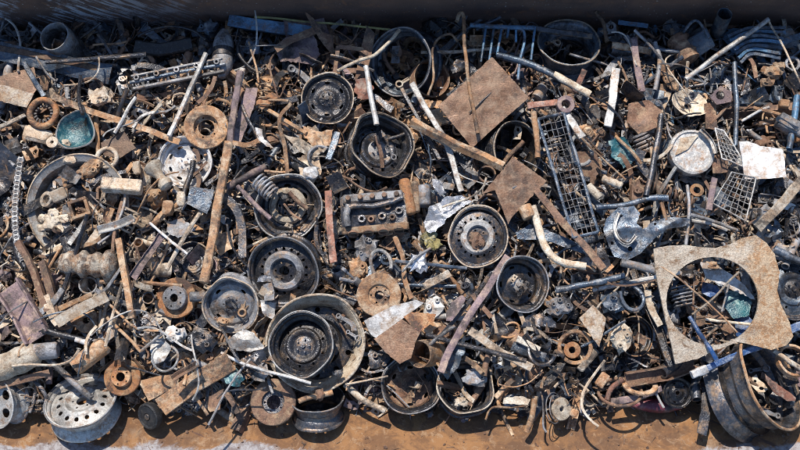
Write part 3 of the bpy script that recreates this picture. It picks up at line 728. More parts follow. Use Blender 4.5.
# finned stack
M = frame(682, 296, .05, 90, 15, 12); t = empty('finned_cooler', M); tag(t, 'grey finned cooler block at the left inside the big plate\'s hole', 'cooler'); 
for i in range(6):
    g = G(); g.bevbox(19 * U, 1.3 * U, 9 * U, .4 * U, Matrix.Translation((random.uniform(-1, 1) * U, (i - 2.5) * 3.6 * U, 0)), .001); build(g, 'fin', 'scale_grey', t)
g = G(); g.bevbox(5 * U, 20 * U, 5 * U, .5 * U); build(g, 'core', 'dark_steel', t)
land(682, 296, 'finned cooler')
lump(712, 266, 12, 8, 7, 'rust_tan', .09, 'knotty tan casting at the top inside the big plate\'s hole', amp=.4)

# ------------------------------------------------------------------ basin at left with its scraps
M = frame(77, 205, .035, 80, 5); t = empty('round_basin', M); tag(t, 'wide shallow pale round basin full of rusty scraps, at the left', 'basin'); k = 51 * U
g = G(); g.lathe([(k * a, k * b) for a, b in ((1, 0), (.985, .02), (.965, .0), (.86, -.06), (.78, -.30), (.5, -.42), (.02, -.42), (.02, -.45), (.77, -.40), (.91, -.15), (.985, -.03))], 64, closed=True, wob=.05, seed=3)
build(g, 'bowl', 'pale_grey', t)
g = G(); g.lathe([(k * a, k * b) for a, b in ((.97, .0), (.985, .03), (1.01, .015), (1.01, -.03), (.99, -.03))], 64, closed=True, wob=.05, seed=3); build(g, 'rolled_rim', 'dusty_tan', t)
foot(32, 198, 11, -.04, 34, 222); foot(36, 226, 10, -.04, 50, 243); foot(50, 245, 5, -.03, 80, 252); foot(82, 251, 4, -.03, 112, 238); foot(36, 184, 5, -.04, 50, 168); land(60, 212, 'round basin')
lump(52, 222, 17, 14, 7, 'chalky', .07, 'flower shaped chalky casting lying in the round basin', 'chalky casting', amp=.3, lobes=[(0, 0, 0, 1), (11, 3, 0, .6), (-9, 4, 0, .55), (-10, -6, 0, .5), (8, -7, 0, .5), (1, 9, 0, .6)], seed=4)
M = frame(80, 209, .09, 90, 12, 20); g = G()
for a, b, sx, sy in ((0, 8, 19, 3), (0, -8, 19, 3), (8, 0, 3, 13), (-8, 0, 3, 13)): g.bevbox(sx * U, sy * U, 10 * U, .4 * U, Matrix.Translation((a * U, b * U, 0)), .0008)
tag(build(g, 'square_collar', 'rust_tan', None, M), 'open square steel collar standing in the round basin', 'collar'); foot(80, 209, 12, .0); land(80, 209, 'square collar')
block(59, 195, 15, 12, 7, 'dusty_tan', .09, 'dusty square block in the upper part of the round basin', 'dusty square block', spin=25)
ring(46, 199, 8, 150, 30, .08, 'tan bearing ring at the left inside the round basin', None, 'dusty_tan', .55, .5, 'bearing', 'bearing')
bar('flat_link', 'pale flat link with dark end lying in the round basin', 'link', [(86, 220), (68, 244)], 5, 'pale_grey', .09, 'flat', 2)
plate('metal_shard', 'pale triangular shard at the lower right of the round basin', 'shard', [(96, 228), (100, 238), (84, 245)], 'dusty_tan', .1, 60, 20, .6)
bar('curved_link', 'tan curved arm along the lower right rim of the round basin', 'link_bar', [(82, 246), (98, 240), (112, 225)], 4, 'rust_tan', .1, 'flat', 2)
block(122, 186, 40, 13, 11, 'dusty_tan', .13, 'long dusty beige bar block resting across the scraps right above the basin', 'long beige block', name='square_bar_block', spin=-5, tilt=25, az=90)
bar('basin_hoop', 'thin grey hoop strip right of the round basin', 'strip', [(125, 188), (124, 205), (112, 232), (98, 244)], 2.4, 'scale_grey', .1, 'flat', 3)
# slotted comb plate
M = frame(127, 220, .08, 60, 10, -25); t = empty('slotted_plate', M); tag(t, 'ladder-like slotted steel piece right of the round basin', 'slotted piece')
g = G()
for s in (-1, 1): g.bevbox(2 * U, 26 * U, 2.5 * U, .4 * U, Matrix.Translation((s * 9 * U, 0, 0)))
build(g, 'rail', 'rust_tan', t); 
for i in range(5):
    g = G(); g.bevbox(18 * U, 2 * U, 2 * U, .4 * U, Matrix.Translation((0, (i - 2) * 5.2 * U, 0))); build(g, 'rung', 'dusty_tan', t)
land(127, 220, 'ladder-like piece'); foot(127, 220, 12, 0)

# ------------------------------------------------------------------ teal bowl, glass dish, torn bowl
M = frame(76, 129, .09, 110, 14); t = empty('teal_bowl', M); tag(t, 'egg shaped teal bowl with whitish edge, upper left', 'bowl')
g = G(); kx = 18 * U
pr = [(1.0, 0), (.93, -.1), (.8, -.32), (.55, -.45), (.2, -.5), (.01, -.5), (.01, -.54), (.56, -.5), (.84, -.36), (.97, -.12), (1.04, -.01)]
g.lathe([(a * kx, b * kx) for a, b in pr], 44, closed=True, wob=.14, seed=6)
g.v = [(x * (1.05 - .25 * y / kx * .6), y * 1.08, z) for x, y, z in g.v]; build(g, 'shell', 'teal_paint', t)
g = G(); g.lathe([(kx * a, kx * b) for a, b in ((.98, .0), (1.02, .05), (1.07, .0), (1.04, -.04))], 44, closed=True, wob=.14, seed=6); g.v = [(x * (1.05 - .25 * y / kx * .6), y * 1.08, z) for x, y, z in g.v]; build(g, 'edge_bead', 'pale_grey', t)
foot(76, 129, 19, 0); land(76, 129, 'teal bowl')
M = frame(692, 152, .10, 60, 12); t = empty('headlamp', M); tag(t, 'round headlamp with cloudy crumpled glass and pale bezel, left of the wire nets', 'headlamp'); k = 23 * U
g = G(); g.lathe([(k * a, k * b) for a, b in ((.86, .02), (.9, .1), (1, .08), (1.03, -.05), (1.0, -.35), (.6, -.5), (.0, -.5), (.0, -.46), (.56, -.46), (.9, -.3))], 44, closed=True, wob=.05, seed=8); build(g, 'bezel', 'pale_grey', t)
g = sheet(circ(0, 0, .87 * k, 40), (), .002, lambda x, y: .004 * noise.noise(Vector((x * 30, y * 30, 1))) + .003 * abs(noise.noise(Vector((x * 120, y * 120, 1)))), .006); build(g, 'lens', 'pale_grey', t)
g = sheet([(-.8 * k, -.2 * k), (-.5 * k, .6 * k), (.3 * k, .75 * k), (-.2 * k, .1 * k)], (), .002, lambda x, y: .01 + .006 * noise.noise(Vector((x * 40, y * 40, 1))), .01); build(g, 'crust', 'chalky', t)
foot(692, 152, 24, 0); land(692, 152, 'round headlamp')
bar('lamp_bracket', 'pale double bracket strip over the upper right edge of the round headlamp', 'bracket', [(700, 130), (710, 140), (715, 153)], 4, 'pale_grey', .14, 'chan', 3)
M = frame(690, 102, .06, 75, 35); g = G(); k = 18 * U
g.lathe([(k * a, k * b) for a, b in ((1, 0), (.9, -.12), (.6, -.3), (.2, -.35), (.2, -.4), (.65, -.36), (.95, -.16), (1.04, 0))], 40, closed=True, wob=.25, seed=9); g.jitter(.006, 20, 2)
tag(build(g, 'torn_bowl', 'chalky', None, M), 'torn pale bowl with flaking edge, above the round headlamp', 'bowl'); foot(690, 102, 16, 0); land(690, 102, 'torn pale bowl')

# ------------------------------------------------------------------ plates and panels
plate('brown_plate', 'large brown steel plate with a diagonal seam, top middle right', 'steel plate', [(492, 57), (529, 98), (503, 120), (472, 148), (438, 106)], 'plate_brown', .14, 90, 8, 1.2, crump=1.0, short='seamed brown plate', ridge=None)
bar('seam_strip', 'thin dark seam strip across the large brown steel plate', 'strip', [(507, 78), (470, 112)], 1.5, 'black_oil', .155, 'rod', foots=False)
plate('brown_plate', 'square brown steel plate with a shaded top corner, right of the rusty angle bar', 'steel plate', [(513, 157), (547, 181), (512, 217), (508, 224), (495, 190), (482, 194)], 'plate_brown', .14, 60, 10, 1.0, crump=1, short='square brown plate')
plate('white_plate', 'thick white stained plate with slanted corners, upper right', 'panel', [(739, 142), (748, 141), (760, 146), (783, 149), (786, 177), (768, 179), (745, 179)], 'white_paint', .14, 80, 8, 1.4, short='white stained plate')
plate('diamond_plate', 'pale pinkish diamond shaped steel plate, right of centre', 'steel plate', [(593, 305), (606, 318), (604, 330), (599, 347), (590, 334), (579, 318)], 'plate_tan', .13, 80, 10, 1.0, short='pale diamond plate')
plate('white_board', 'white panel edge showing beside the brown box lid, below the central brake disc', 'panel', [(364, 321), (392, 306), (416, 300), (424, 303), (376, 338), (371, 335)], 'white_paint', .10, 120, 12, 2, short='white panel')
plate('box_cover_sheet', 'square brown box lid with tan fold, below the white panel', 'box lid', [(374, 339), (402, 319), (420, 333), (416, 341), (411, 358), (400, 364), (386, 353)], 'plate_brown', .13, 90, 10, 2, short='brown box lid', bend=.2)
plate('tan_flap', 'bright tan folded flap right of the brown box lid', 'flap', [(403, 317), (411, 312), (436, 314), (434, 321), (419, 333)], 'rust_orange', .14, 60, 12, .8, short='tan flap')
plate('blue_grey_plate', 'pale blue-grey plate left of the long rusty bar', 'panel', [(190, 186), (214, 190), (211, 206), (207, 214), (187, 204)], 'steel_blue', .11, 90, 8, .8, crump=.8, short='blue-grey plate')
plate('torn_plate', 'torn brown plate with reddish crumpled middle, top of the heap in shade', 'torn sheet', [(275, 46), (290, 36), (312, 28), (316, 40), (320, 54), (312, 65), (296, 62), (280, 62)], 'purple_rust', .04, 100, 15, .8, crump=5, ragged=2, short='torn reddish plate')
bar('torn_edge', 'rusty raised flange along the top of the torn reddish plate', 'flange', [(276, 50), (292, 40), (314, 30)], 7, 'rust_brown', .08, 'angle')
plate('curved_steel_piece', 'curved brown blade standing against the back wall, top middle left', 'blade', [(305, 12), (313, 18), (322, 32), (333, 36), (334, 56), (324, 45), (312, 28)], 'rust_brown', .07, 30, 20, 1, short='curved brown blade')
plate('triangle_plate', 'tall rusty triangular plate in shade, top middle', 'steel plate', [(367, 26), (375, 33), (370, 62), (363, 80), (355, 82), (359, 55)], 'rust_brown', .06, 160, 18, 1, short='rusty triangular plate')
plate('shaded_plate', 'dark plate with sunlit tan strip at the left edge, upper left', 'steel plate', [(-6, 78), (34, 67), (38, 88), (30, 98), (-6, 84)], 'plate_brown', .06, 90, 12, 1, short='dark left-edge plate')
plate('sunlit_plate_end', 'sunlit end of the dark left-edge plate, sunlight put in as tan colour', 'steel plate', [(-8, 82), (34, 94), (27, 108), (-8, 99)], 'plate_tan', .08, 90, 8, 1, short='tan left-edge plate')  # sunlight on the brown plate's end, painted as a lighter sheet
plate('steel_plate', 'brown diamond steel plate right of the teal bowl', 'steel plate', [(101, 143), (124, 131), (136, 148), (120, 158), (104, 156)], 'plate_brown', .07, 90, 8, .8, crump=1, short='brown diamond plate')
plate('folded_sheet', 'pale folded sheet below the pale slotted rim', 'folded sheet', [(226, 341), (243, 329), (254, 333), (265, 348), (248, 352), (232, 349)], 'pale_grey', .07, 90, 14, .6, crump=5, ragged=1.5, short='pale folded sheet')
plate('folded_sheet', 'bluish pale folded sheet right of the pale slotted rim', 'folded sheet', [(260, 300), (276, 303), (274, 320), (262, 314)], 'pale_grey', .06, 30, 16, .6, crump=4)
plate('tan_scrap_sheet', 'long tan blade of sheet metal right of the lone twisted strip', 'sheet', [(283, 134), (303, 140), (322, 152), (314, 160), (300, 152)], 'dusty_tan', .08, 90, 15, .6, crump=2, short='tan sheet blade')
plate('tan_scrap_sheet', 'ragged tan sheet left of the dented deep rim', 'sheet', [(302, 126), (318, 132), (333, 130), (330, 145), (316, 150), (305, 138)], 'rust_tan', .09, 70, 15, .6, crump=4, ragged=2, short='ragged tan sheet')
plate('tan_scrap_sheet', 'tan sheet with white lump on it, above the rim with chalky centre', 'sheet', [(298, 158), (318, 152), (322, 172), (312, 184), (300, 178)], 'dusty_tan', .08, 80, 15, .8, crump=4, ragged=1.5, short='tan sheet with lump')
lump(311, 173, 15, 13, 8, 'white_paint', .10, 'round white lump on the tan sheet above the chalky centred rim', amp=.15)
plate('grey_flat_plate', 'long grey-tan flat plate beside the long rusty bar, upper left middle', 'steel plate', [(246, 88), (258, 88), (255, 104), (241, 142), (232, 144), (238, 112)], 'purple_rust', .08, 100, 10, 1, short='grey-tan flat plate')
plate('rust_sheet', 'orange-brown sheet in the small bay under the blue-grey plate', 'sheet', [(213, 236), (232, 230), (234, 247), (220, 256)], 'rust_tan', .04, 60, 14, .6, crump=2, ragged=1.5)
plate('rust_sheet', 'tan sheet corner left of the small black rim', 'sheet', [(168, 222), (182, 218), (196, 230), (178, 238), (166, 232)], 'scale_grey', .04, 60, 14, .6, crump=2, ragged=1.5)
plate('rust_sheet', 'flat tan sheet between orange brake disc and flat rusty bar', 'sheet', [(140, 382), (158, 377), (180, 374), (178, 386), (150, 402)], 'rust_tan', -.06, 90, 14, .8, crump=2, short='flat tan sheet')
plate('rust_sheet', 'brown triangular sheet scraps below the flat rusty bar', 'sheet', [(206, 402), (226, 391), (222, 412), (212, 415)], 'rust_brown', -.14, 90, 20, .8, crump=2)
plate('brown_sheet', 'brown sheet right of the wire tray', 'sheet', [(577, 152), (596, 151), (600, 168), (594, 184), (580, 176)], 'rust_brown', .05, 70, 12, .8, crump=3, ragged=1, short='brown sheet by wire tray')
plate('brown_sheet', 'broad brown sheet in the upper right above the dark upright pipe', 'sheet', [(628, 104), (648, 100), (662, 110), (656, 128), (638, 134), (627, 122)], 'rust_brown', .06, 80, 10, .8, crump=3, ragged=1.2, short='broad brown sheet')
plate('brown_sheet', 'tall brown sheet right of the torn pale bowl', 'sheet', [(704, 104), (716, 102), (717, 130), (706, 128)], 'rust_brown', .05, 40, 15, .8, crump=2)
plate('brown_sheet', 'dark brown sheet between headlamp and lower wire net', 'sheet', [(712, 158), (728, 160), (729, 172), (712, 174)], 'rust_brown', .07, 80, 10, .8, crump=2)
plate('square_nut_plate', 'square grey plate with round hole, right of the torn pale bowl', 'bracket plate', [(709, 97), (720, 86), (732, 92), (731, 102), (716, 105)], 'purple_rust', .09, 80, 10, 2, holes=[(720, 95.5, 4.6)], short='holed square plate')
plate('tin_sheet', 'teal smeared crumpled tin sheet, right of the wire tray', 'sheet', [(609, 141), (622, 136), (632, 145), (637, 158), (624, 168), (612, 158)], 'teal_paint', .08, 70, 12, .6, crump=5, ragged=2, short='teal crumpled sheet')
plate('pink_plate', 'pinkish rounded triangular plate inside the huge truck rim', 'plate', [(764, 374), (771, 380), (788, 392), (795, 398), (794, 401), (786, 401), (772, 392), (766, 383)], 'red_brown', -.02, 30, 18, 1, short='pinkish plate')
plate('white_block_sheet', 'white crusted sheet block at the bottom edge, left of the rusty short pipe', 'sheet', [(503, 398), (520, 396), (529, 400), (527, 405), (502, 404)], 'chalky', -.10, 90, 10, 4, crump=3, ragged=1)
plate('blue_wedge', 'blue crumpled film standing over the pale-lipped bottom rim', 'film', [(456, 342), (466, 336), (465, 352), (458, 368), (447, 380), (440, 372), (447, 358)], 'steel_blue', .07, 160, 20, .6, crump=5, ragged=1.5, short='blue film')
plate('flake', 'orange sheet edge at the upper left of the heap of springs', 'flake', [(254, 102), (272, 92), (280, 96), (262, 110)], 'rust_orange', .07, 60, 12, .8)
plate('red_flake', 'reddish flaky rag between the two upper black rims', 'flake', [(356, 80), (366, 78), (374, 88), (370, 98), (360, 100), (354, 92)], 'red_brown', .04, 60, 12, .8, crump=5, ragged=2)
plate('grey_shell', 'bluish grey rounded shell above the tan tube, left bottom middle', 'shell', [(150, 340), (164, 338), (172, 348), (164, 362), (152, 364)], 'pale_grey', .03, 90, 15, .8, crump=5, ragged=1.5, short='bluish shell')
plate('teal_foil', 'small teal and white foil scrap below the flat rusty bar', 'foil scrap', [(222, 372), (234, 366), (246, 376), (238, 388), (226, 384)], 'teal_paint', -.02, 60, 15, .6, crump=5, ragged=2, short='teal foil scrap')

# stamped control arms
def ridge1(x, y): return 2.5 * math.exp(-((y - .15 * x + 4 * math.sin(x / 9)) / 4) ** 2) + 1.2 * noise.noise(Vector((x * .08, y * .08, 3)))
plate('wishbone', 'blue-grey stamped control arm with ridges and holes, right of the bent pale pipe', 'control arm', [(606, 219), (618, 208), (634, 206), (640, 214), (636, 224), (642, 230), (652, 222), (668, 217), (690, 219), (686, 226), (668, 229), (655, 238), (640, 254), (628, 260), (614, 257), (608, 244), (603, 230)], 'steel_blue', .14, 90, 10, 1.2, holes=[(612, 243, 1.6), (645, 226, 2.2), (655, 224, 1.4), (621, 216, 1.6), (630, 249, 2.4)], short='stamped control arm', ridge=ridge1, res=2.2)
bar('arm_flange', 'pale curved flange along the stamped control arm', 'flange', [(619, 213), (615, 226), (618, 238), (628, 244), (636, 236)], 3, 'pale_grey', .17, 'chan', 3)
plate('subframe_bracket', 'long blue stamped bracket beneath the flat bar, right of the square brown plate', 'bracket', [(516, 233), (530, 224), (540, 228), (566, 238), (592, 250), (590, 256), (566, 248), (545, 240), (530, 240), (517, 239)], 'steel_blue', .06, 90, 12, 1.5, short='blue stamped bracket', crump=1.5)

# ------------------------------------------------------------------ long bars, pipes and rods
B = bar
B('long_rusty_bar', 'long tan rusty box bar running down left of centre', 'bar', [(229, 142), (217, 212), (204, 283)], 9, 'rust_tan', .16, 'square', 6, short='long rusty bar', smooth=False)
B('long_rusty_bar', 'thinner upper bar joined above the long tan rusty bar', 'bar', [(240, 72), (234, 104), (230, 146)], 7, 'purple_rust', .14, 'square', 5, short='thin upper bar', smooth=False)
B('grey_stub', 'pale stub bar leaning at the top of the thin upper bar', 'bar', [(243, 69), (237, 92)], 6, 'pale_grey', .13, 'square', 4)
B('flat_bar', 'flat rusty bar bent into an elbow beside the thin upper bar', 'strip', [(232, 143), (247, 146), (258, 141)], 5, 'rust_tan', .16, 'flat', 2)
B('thick_rod', 'thick purplish pipe below the thin upper bar, pointing right', 'pipe', [(226, 188), (244, 178), (266, 166)], 7, 'purple_rust', .10, 'round', short='thick purplish pipe')
B('thin_link', 'thin tan arm reaching right from the thick purplish pipe', 'rod', [(264, 170), (282, 172), (291, 170)], 3, 'rust_tan', .1, 'rod')
B('purple_rod', 'purple flecked rod leading down to the rim with chalky centre', 'rod', [(238, 186), (254, 203), (271, 219)], 5, 'purple_rust', .12, 'round', short='purple flecked rod')
B('curved_band', 'curved dark channel band with pale edges, right of the long rusty bar', 'band', [(222, 195), (235, 207), (242, 228), (243, 258)], 8, 'dark_steel', .10, 'inv', 3, short='curved channel band')
B('lone_strip', 'tall twisted brown strip left of the upper black rim', 'strip', [(291, 104), (280, 120), (285, 148), (287, 178)], 4, 'rust_tan', .11, 'flat', 2, short='tall twisted strip')
B('hooked_pipe', 'pale bent pipe pointing up right above the upper black rim', 'pipe', [(337, 71), (356, 61), (374, 56), (386, 46), (400, 30)], 3.6, 'chalky', .14, 'round', short='pale bent pipe')
B('pale_shaft', 'light blue-grey shaft poking into the dented deep rim', 'shaft', [(366, 66), (370, 90), (376, 125)], 5.5, 'pale_grey', .20, 'round', short='pale shaft')
B('hooked_rod', 'long rusty rod with a hooked top, crossing the seamed brown plate', 'rod', [(456, 22), (459, 14), (463, 18), (466, 62), (471, 96), (478, 133)], 3.8, 'rust_tan', .18, 'round', short='hooked rod')
B('curved_tube', 'thin tan tube curved like a cane, left of the hooked rod', 'tube', [(428, 95), (434, 76), (432, 52), (438, 40), (450, 35), (458, 42)], 2.6, 'rust_tan', .10, 'round', short='cane-like tube')
B('rusty_angle_bar', 'rusty angle bar slanting from the dented deep rim to the square brown plate', 'angle bar', [(411, 121), (455, 144), (503, 166)], 7, 'rust_tan', .17, 'angle', short='rusty angle bar', smooth=False, roll=45)
B('light_bar', 'light blue-grey bar slanting down under the rusty angle bar', 'bar', [(412, 84), (434, 122), (447, 146), (461, 191)], 6, 'pale_grey', .11, 'flat', 3, short='light slanted bar')
B('dark_bar', 'dark bar beside the light slanted bar', 'bar', [(402, 88), (420, 122), (440, 160)], 4, 'dark_steel', .08, 'flat', 3)
B('brown_edge_bar', 'dark brown edge bar along the lower left side of the seamed brown plate', 'bar', [(428, 112), (446, 140), (466, 168)], 5, 'black_oil', .07, 'angle')
B('blue_pipe', 'heavy blue-grey pipe in front of the blue rack, ending pale', 'pipe', [(496, 56), (524, 62), (556, 76), (588, 94)], 7, 'steel_blue', .14, 'round', short='heavy blue pipe')
B('pipe_tip', 'pale worn sleeve over the end of the heavy blue pipe', 'sleeve', [(554, 75), (572, 84), (590, 95)], 7.8, 'chalky', .142, 'round', foots=False)
B('beam', 'dark blue beam resting over the shaded black drum rim', 'beam', [(532, 27), (560, 32), (592, 36)], 6, 'dark_steel', .12, 'square', 5)
B('flat_bar', 'long grey-brown flat bar running down right of the square brown plate', 'flat bar', [(536, 190), (570, 230), (604, 268)], 7, 'rust_brown', .15, 'flat', 2, short='grey-brown flat bar', smooth=False)
B('bent_pipe', 'thick pale pipe bent like a knee, below the square brown plate', 'pipe', [(532, 206), (538, 226), (548, 250), (562, 262), (586, 267)], 7.5, 'chalky', .13, 'round', short='knee-bent pipe')
B('blue_pipe', 'straight blue-grey pipe above the pale diamond plate', 'pipe', [(556, 290), (590, 284), (624, 276)], 6.5, 'steel_blue', .10, 'round', short='straight blue pipe')
B('pale_tube', 'pale end of a tube pointing at the big holed plate from the left', 'tube', [(622, 263), (645, 268), (668, 274)], 7, 'scale_grey', .22, 'round', short='pale tube end')
B('bluish_tube', 'rounded bluish tube above the stamped control arm', 'tube', [(596, 208), (625, 205), (648, 199), (668, 199)], 6, 'steel_blue', .13, 'round', short='rounded bluish tube')
B('flat_bar', 'light grey flat bar standing upright, upper right of the wire tray', 'flat bar', [(616, 68), (613, 98), (608, 127)], 8, 'pale_grey', .13, 'flat', 2.5, short='light upright bar', smooth=False)
B('flat_bar', 'dark brown flat bar right of the light upright bar', 'flat bar', [(633, 38), (637, 64), (642, 92)], 7, 'purple_rust', .11, 'flat', 2.5, short='dark upright bar', smooth=False)
B('tan_bar', 'tan cross bar touching the dark upright bar', 'bar', [(612, 46), (638, 49), (652, 52)], 7, 'rust_tan', .05, 'square', 4)
B('silver_rod', 'long silvery rod slanting up to the right, upper right corner', 'rod', [(686, 80), (724, 51), (769, 19)], 5, 'pale_grey', .16, 'round', short='long silvery rod', smooth=False)
B('thin_rod', 'thin tan rod slanting down at the upper right corner', 'rod', [(769, 21), (786, 52), (801, 83)], 2.2, 'dusty_tan', .15, 'rod', short='thin corner rod')
B('blue_pipe', 'teal upright pipe above the wire nets', 'pipe', [(735, 62), (737, 104), (736, 146)], 5, 'steel_blue', .12, 'round', short='teal upright pipe', smooth=False)
B('blue_pipe', 'blue upright pipe near the right edge above the white stained plate', 'pipe', [(797, 96), (794, 120), (789, 150)], 6.5, 'sky_blue_paint', .11, 'round', short='right-edge blue pipe')
B('dark_shaft', 'dark upright shaft with silver sheen left of the round headlamp', 'shaft', [(661, 114), (655, 154), (646, 196)], 6, 'dark_steel', .14, 'round', short='dark upright shaft', smooth=False)
B('flat_bar', 'short purplish flat bar under the lower wire net', 'flat bar', [(714, 178), (709, 211)], 6, 'purple_rust', .14, 'flat', 3, short='short purplish bar')
B('toothed_bar', 'long tan rusty bar with notches, right edge above the holed plate', 'bar', [(803, 180), (780, 205), (758, 229)], 10, 'dusty_tan', .14, 'flat', 3, short='notched tan bar', smooth=False)
B('stand_strut', 'thin dark bar bridging above the big holed plate', 'bar', [(690, 215), (715, 222), (738, 230)], 3.5, 'scale_grey', .15, 'round')
B('pale_tube', 'grey tube at the right edge beneath the notched bar', 'tube', [(774, 249), (802, 262)], 8, 'steel_blue', .08, 'round')
B('flat_bar', 'long tan-grey flat bar running down to the pale-lipped bottom rim', 'flat bar', [(508, 256), (480, 300), (452, 344), (441, 372)], 7, 'purple_rust', .13, 'flat', 3, short='long tan-grey bar')
B('dark_bar', 'dark narrow bar beside the long tan-grey bar', 'bar', [(492, 272), (466, 306), (436, 340)], 4, 'dark_steel', .09, 'square', 3)
B('silver_lever', 'slim grey lever with clamp end left of the long tan-grey bar', 'lever', [(455, 326), (440, 336), (428, 346)], 4, 'scale_grey', .12, 'round')
plate('shovel_scoop', 'rounded tan-grey shovel blade left of the long tan-grey bar', 'blade', [(462, 295), (466, 299), (459, 312), (452, 321), (446, 321), (446, 312), (453, 301)], 'purple_rust', .13, 90, 12, 1.2, short='shovel blade')
B('flat_bar', 'tan flat bar slanting down right, above the pale-lipped bottom rim', 'flat bar', [(470, 331), (500, 352), (531, 368)], 8, 'dusty_tan', .10, 'flat', 3, short='lower tan flat bar', smooth=False)
B('pale_lever', 'pale worn lever above the lower tan flat bar', 'lever', [(517, 339), (528, 344), (540, 350)], 6, 'chalky', .09, 'square', 4)
B('pale_lever', 'blue-grey bracket body under the pale worn lever', 'lever', [(512, 346), (530, 353), (546, 358)], 9, 'steel_blue', .05, 'square', 5)
B('rusty_short_pipe', 'short rusty pipe standing out over the front plate, bottom middle right', 'pipe', [(535, 396), (532, 416), (527, 433, -.05)], 6, 'rust_tan', -.12, 'round', short='short rusty pipe', smooth=False)
B('dangling_rod', 'thin bent rod dangling over the front plate beside the short rusty pipe', 'rod', [(486, 420), (492, 408), (510, 407), (528, 405)], 2.2, 'rust_tan', -.12, 'rod')
B('dangling_wire', 'dark wire hanging down right of the short rusty pipe', 'wire', [(538, 382), (543, 400), (543, 425), (546, 433)], 2, 'scale_grey', -.10, 'rod')
B('teal_angle', 'dark teal angle iron standing on the front plate, right of the maroon tube', 'angle bar', [(706, 388), (704, 410), (699, 434)], 9, 'dark_steel', -.18, 'angle', short='teal angle iron')
B('dark_beam', 'wide dark brown beam sloping left of the blue bar tip', 'beam', [(626, 380), (660, 374), (695, 364)], 14, 'rust_brown', -.02, 'chan', 8, short='wide dark beam')
B('link_bar', 'purplish arm over the maroon tube', 'link_bar', [(610, 402), (636, 398), (662, 388)], 6, 'purple_rust', -.08, 'square', 4)
B('link_bar', 'pinkish short arm above the maroon tube', 'link_bar', [(606, 400), (612, 388), (624, 380)], 5, 'red_brown', -.07, 'round')
B('tan_pipe', 'tan pipe bent at the right edge over the huge truck rim', 'pipe', [(774, 350), (786, 358), (802, 369)], 5, 'dusty_tan', .07, 'round', short='bent edge pipe')
ring(794, 360, 16, 70, 25, .03, 'brown open hoop under the bent edge pipe', None, 'rust_tan', .85, .4, 'hoop', 'steel_hoop')
canister(626, 404, 682, 407, 7, 'maroon_paint', -.16, 'maroon spindle shaped tube lying along the front plate', 'maroon tube', 'maroon_tube', 'tube', lobes=[.35, .7, .95, 1, .9, .5])
B('mini_rod', 'pale purple pin crossing the maroon tube', 'pin', [(653, 388), (664, 408)], 2.5, 'pale_grey', -.1, 'rod')
# left side
B('channel_beam', 'wide purplish channel beam with ragged edges, left edge', 'beam', [(8, 286), (24, 312), (38, 338)], 25, 'purple_rust', .10, 'chan', 9, short='wide channel beam', smooth=False)
B('flat_bar', 'curved dark tan bar above the wide channel beam', 'bar', [(18, 242), (30, 262), (42, 296), (48, 312)], 6, 'rust_brown', .12, 'angle', short='curved tan bar')
B('flat_bar', 'brown bar below the chalky corrugated muffler', 'bar', [(42, 262), (50, 288), (58, 322)], 7, 'rust_brown', .10, 'angle')
B('perforated_strip', 'tan perforated strip slanting up to the right, lower left', 'strip', [(57, 323), (82, 309), (107, 296)], 10, 'dusty_tan', .13, 'angle', short='perforated tan strip', smooth=False)
B('perforated_strip', 'short tan arm joined to the left end of the perforated strip', 'strip', [(46, 296), (54, 314), (60, 324)], 8, 'dusty_tan', .12, 'angle')
B('flat_link', 'grey flat link with rounded end above the perforated strip', 'link', [(62, 289), (52, 302), (40, 313)], 6, 'scale_grey', .13, 'flat', 2)
B('tan_strip', 'tan thin strip between clamp ring and perforated strip', 'strip', [(58, 309), (76, 301), (92, 294)], 5, 'rust_tan', .11, 'flat', 2)
B('angle_iron', 'brown upright angle iron right of the chalky corrugated muffler', 'angle bar', [(118, 238), (124, 272), (133, 318)], 6, 'rust_tan', .13, 'angle', short='upright angle iron', smooth=False)
B('grey_channel', 'speckled grey channel slanting above the four-stud hub disc', 'channel', [(162, 234), (148, 256), (132, 278)], 8, 'purple_rust', .12, 'chan', 3, short='speckled grey channel', smooth=False)
B('white_rod', 'thin white rod right of the ladder-like piece', 'rod', [(150, 222), (168, 238), (188, 254)], 2.6, 'white_paint', .14, 'rod', short='thin white rod')
B('black_tube', 'black tube with white tip, below the perforated strip', 'tube', [(44, 330), (62, 336), (88, 342)], 6, 'black_oil', .10, 'round', short='black tube with white tip')
B('tube_tip', 'white tip sleeve of the black tube', 'sleeve', [(75, 339.5), (89, 342.5)], 5, 'white_paint', .115, 'round', foots=False)
B('grey_rod', 'grey stick resting on the silver bottom-left rim', 'rod', [(44, 356), (66, 376), (92, 398)], 6, 'scale_grey', .02, 'round', short='grey stick', hollow=False)
B('wide_flat_bar', 'wide flat rusty bar sloping up to the right, lower left', 'flat bar', [(160, 408), (195, 383), (231, 360)], 19, 'rust_tan', .02, 'flat', 4, short='wide flat rusty bar', smooth=False)
canister(74, 368, 106, 344, 9, 'rust_tan', .06, 'tan rusty tube lying above the orange brake disc', 'tan rusty tube', 'rusty_tube', 'tube', open0=False)
canister(-8, 372, 40, 352, 12, 'chalky', .05, 'big pale bark-like roll at the left edge, lower left', 'big pale roll', 'pale_roll', 'roll', lobes=[.95, 1.05, .98, 1.1, 1, .9])
canister(34, 352, 58, 350, 8, 'scale_grey', .06, 'grey wrapped neck at the right end of the big pale roll', None, 'wrapped_neck', 'pipe', open0=False)
B('dark_strap', 'dark flat strap beneath the big pale roll', 'strap', [(-5, 386), (20, 380), (50, 372)], 7, 'rust_brown', .02, 'flat', 3)
B('long_bar', 'long dark bar with tan top edge running across the upper left', 'angle bar', [(54, 97), (100, 114), (150, 130), (180, 142)], 6, 'rust_tan', .10, 'angle', short='long upper-left bar', smooth=False)
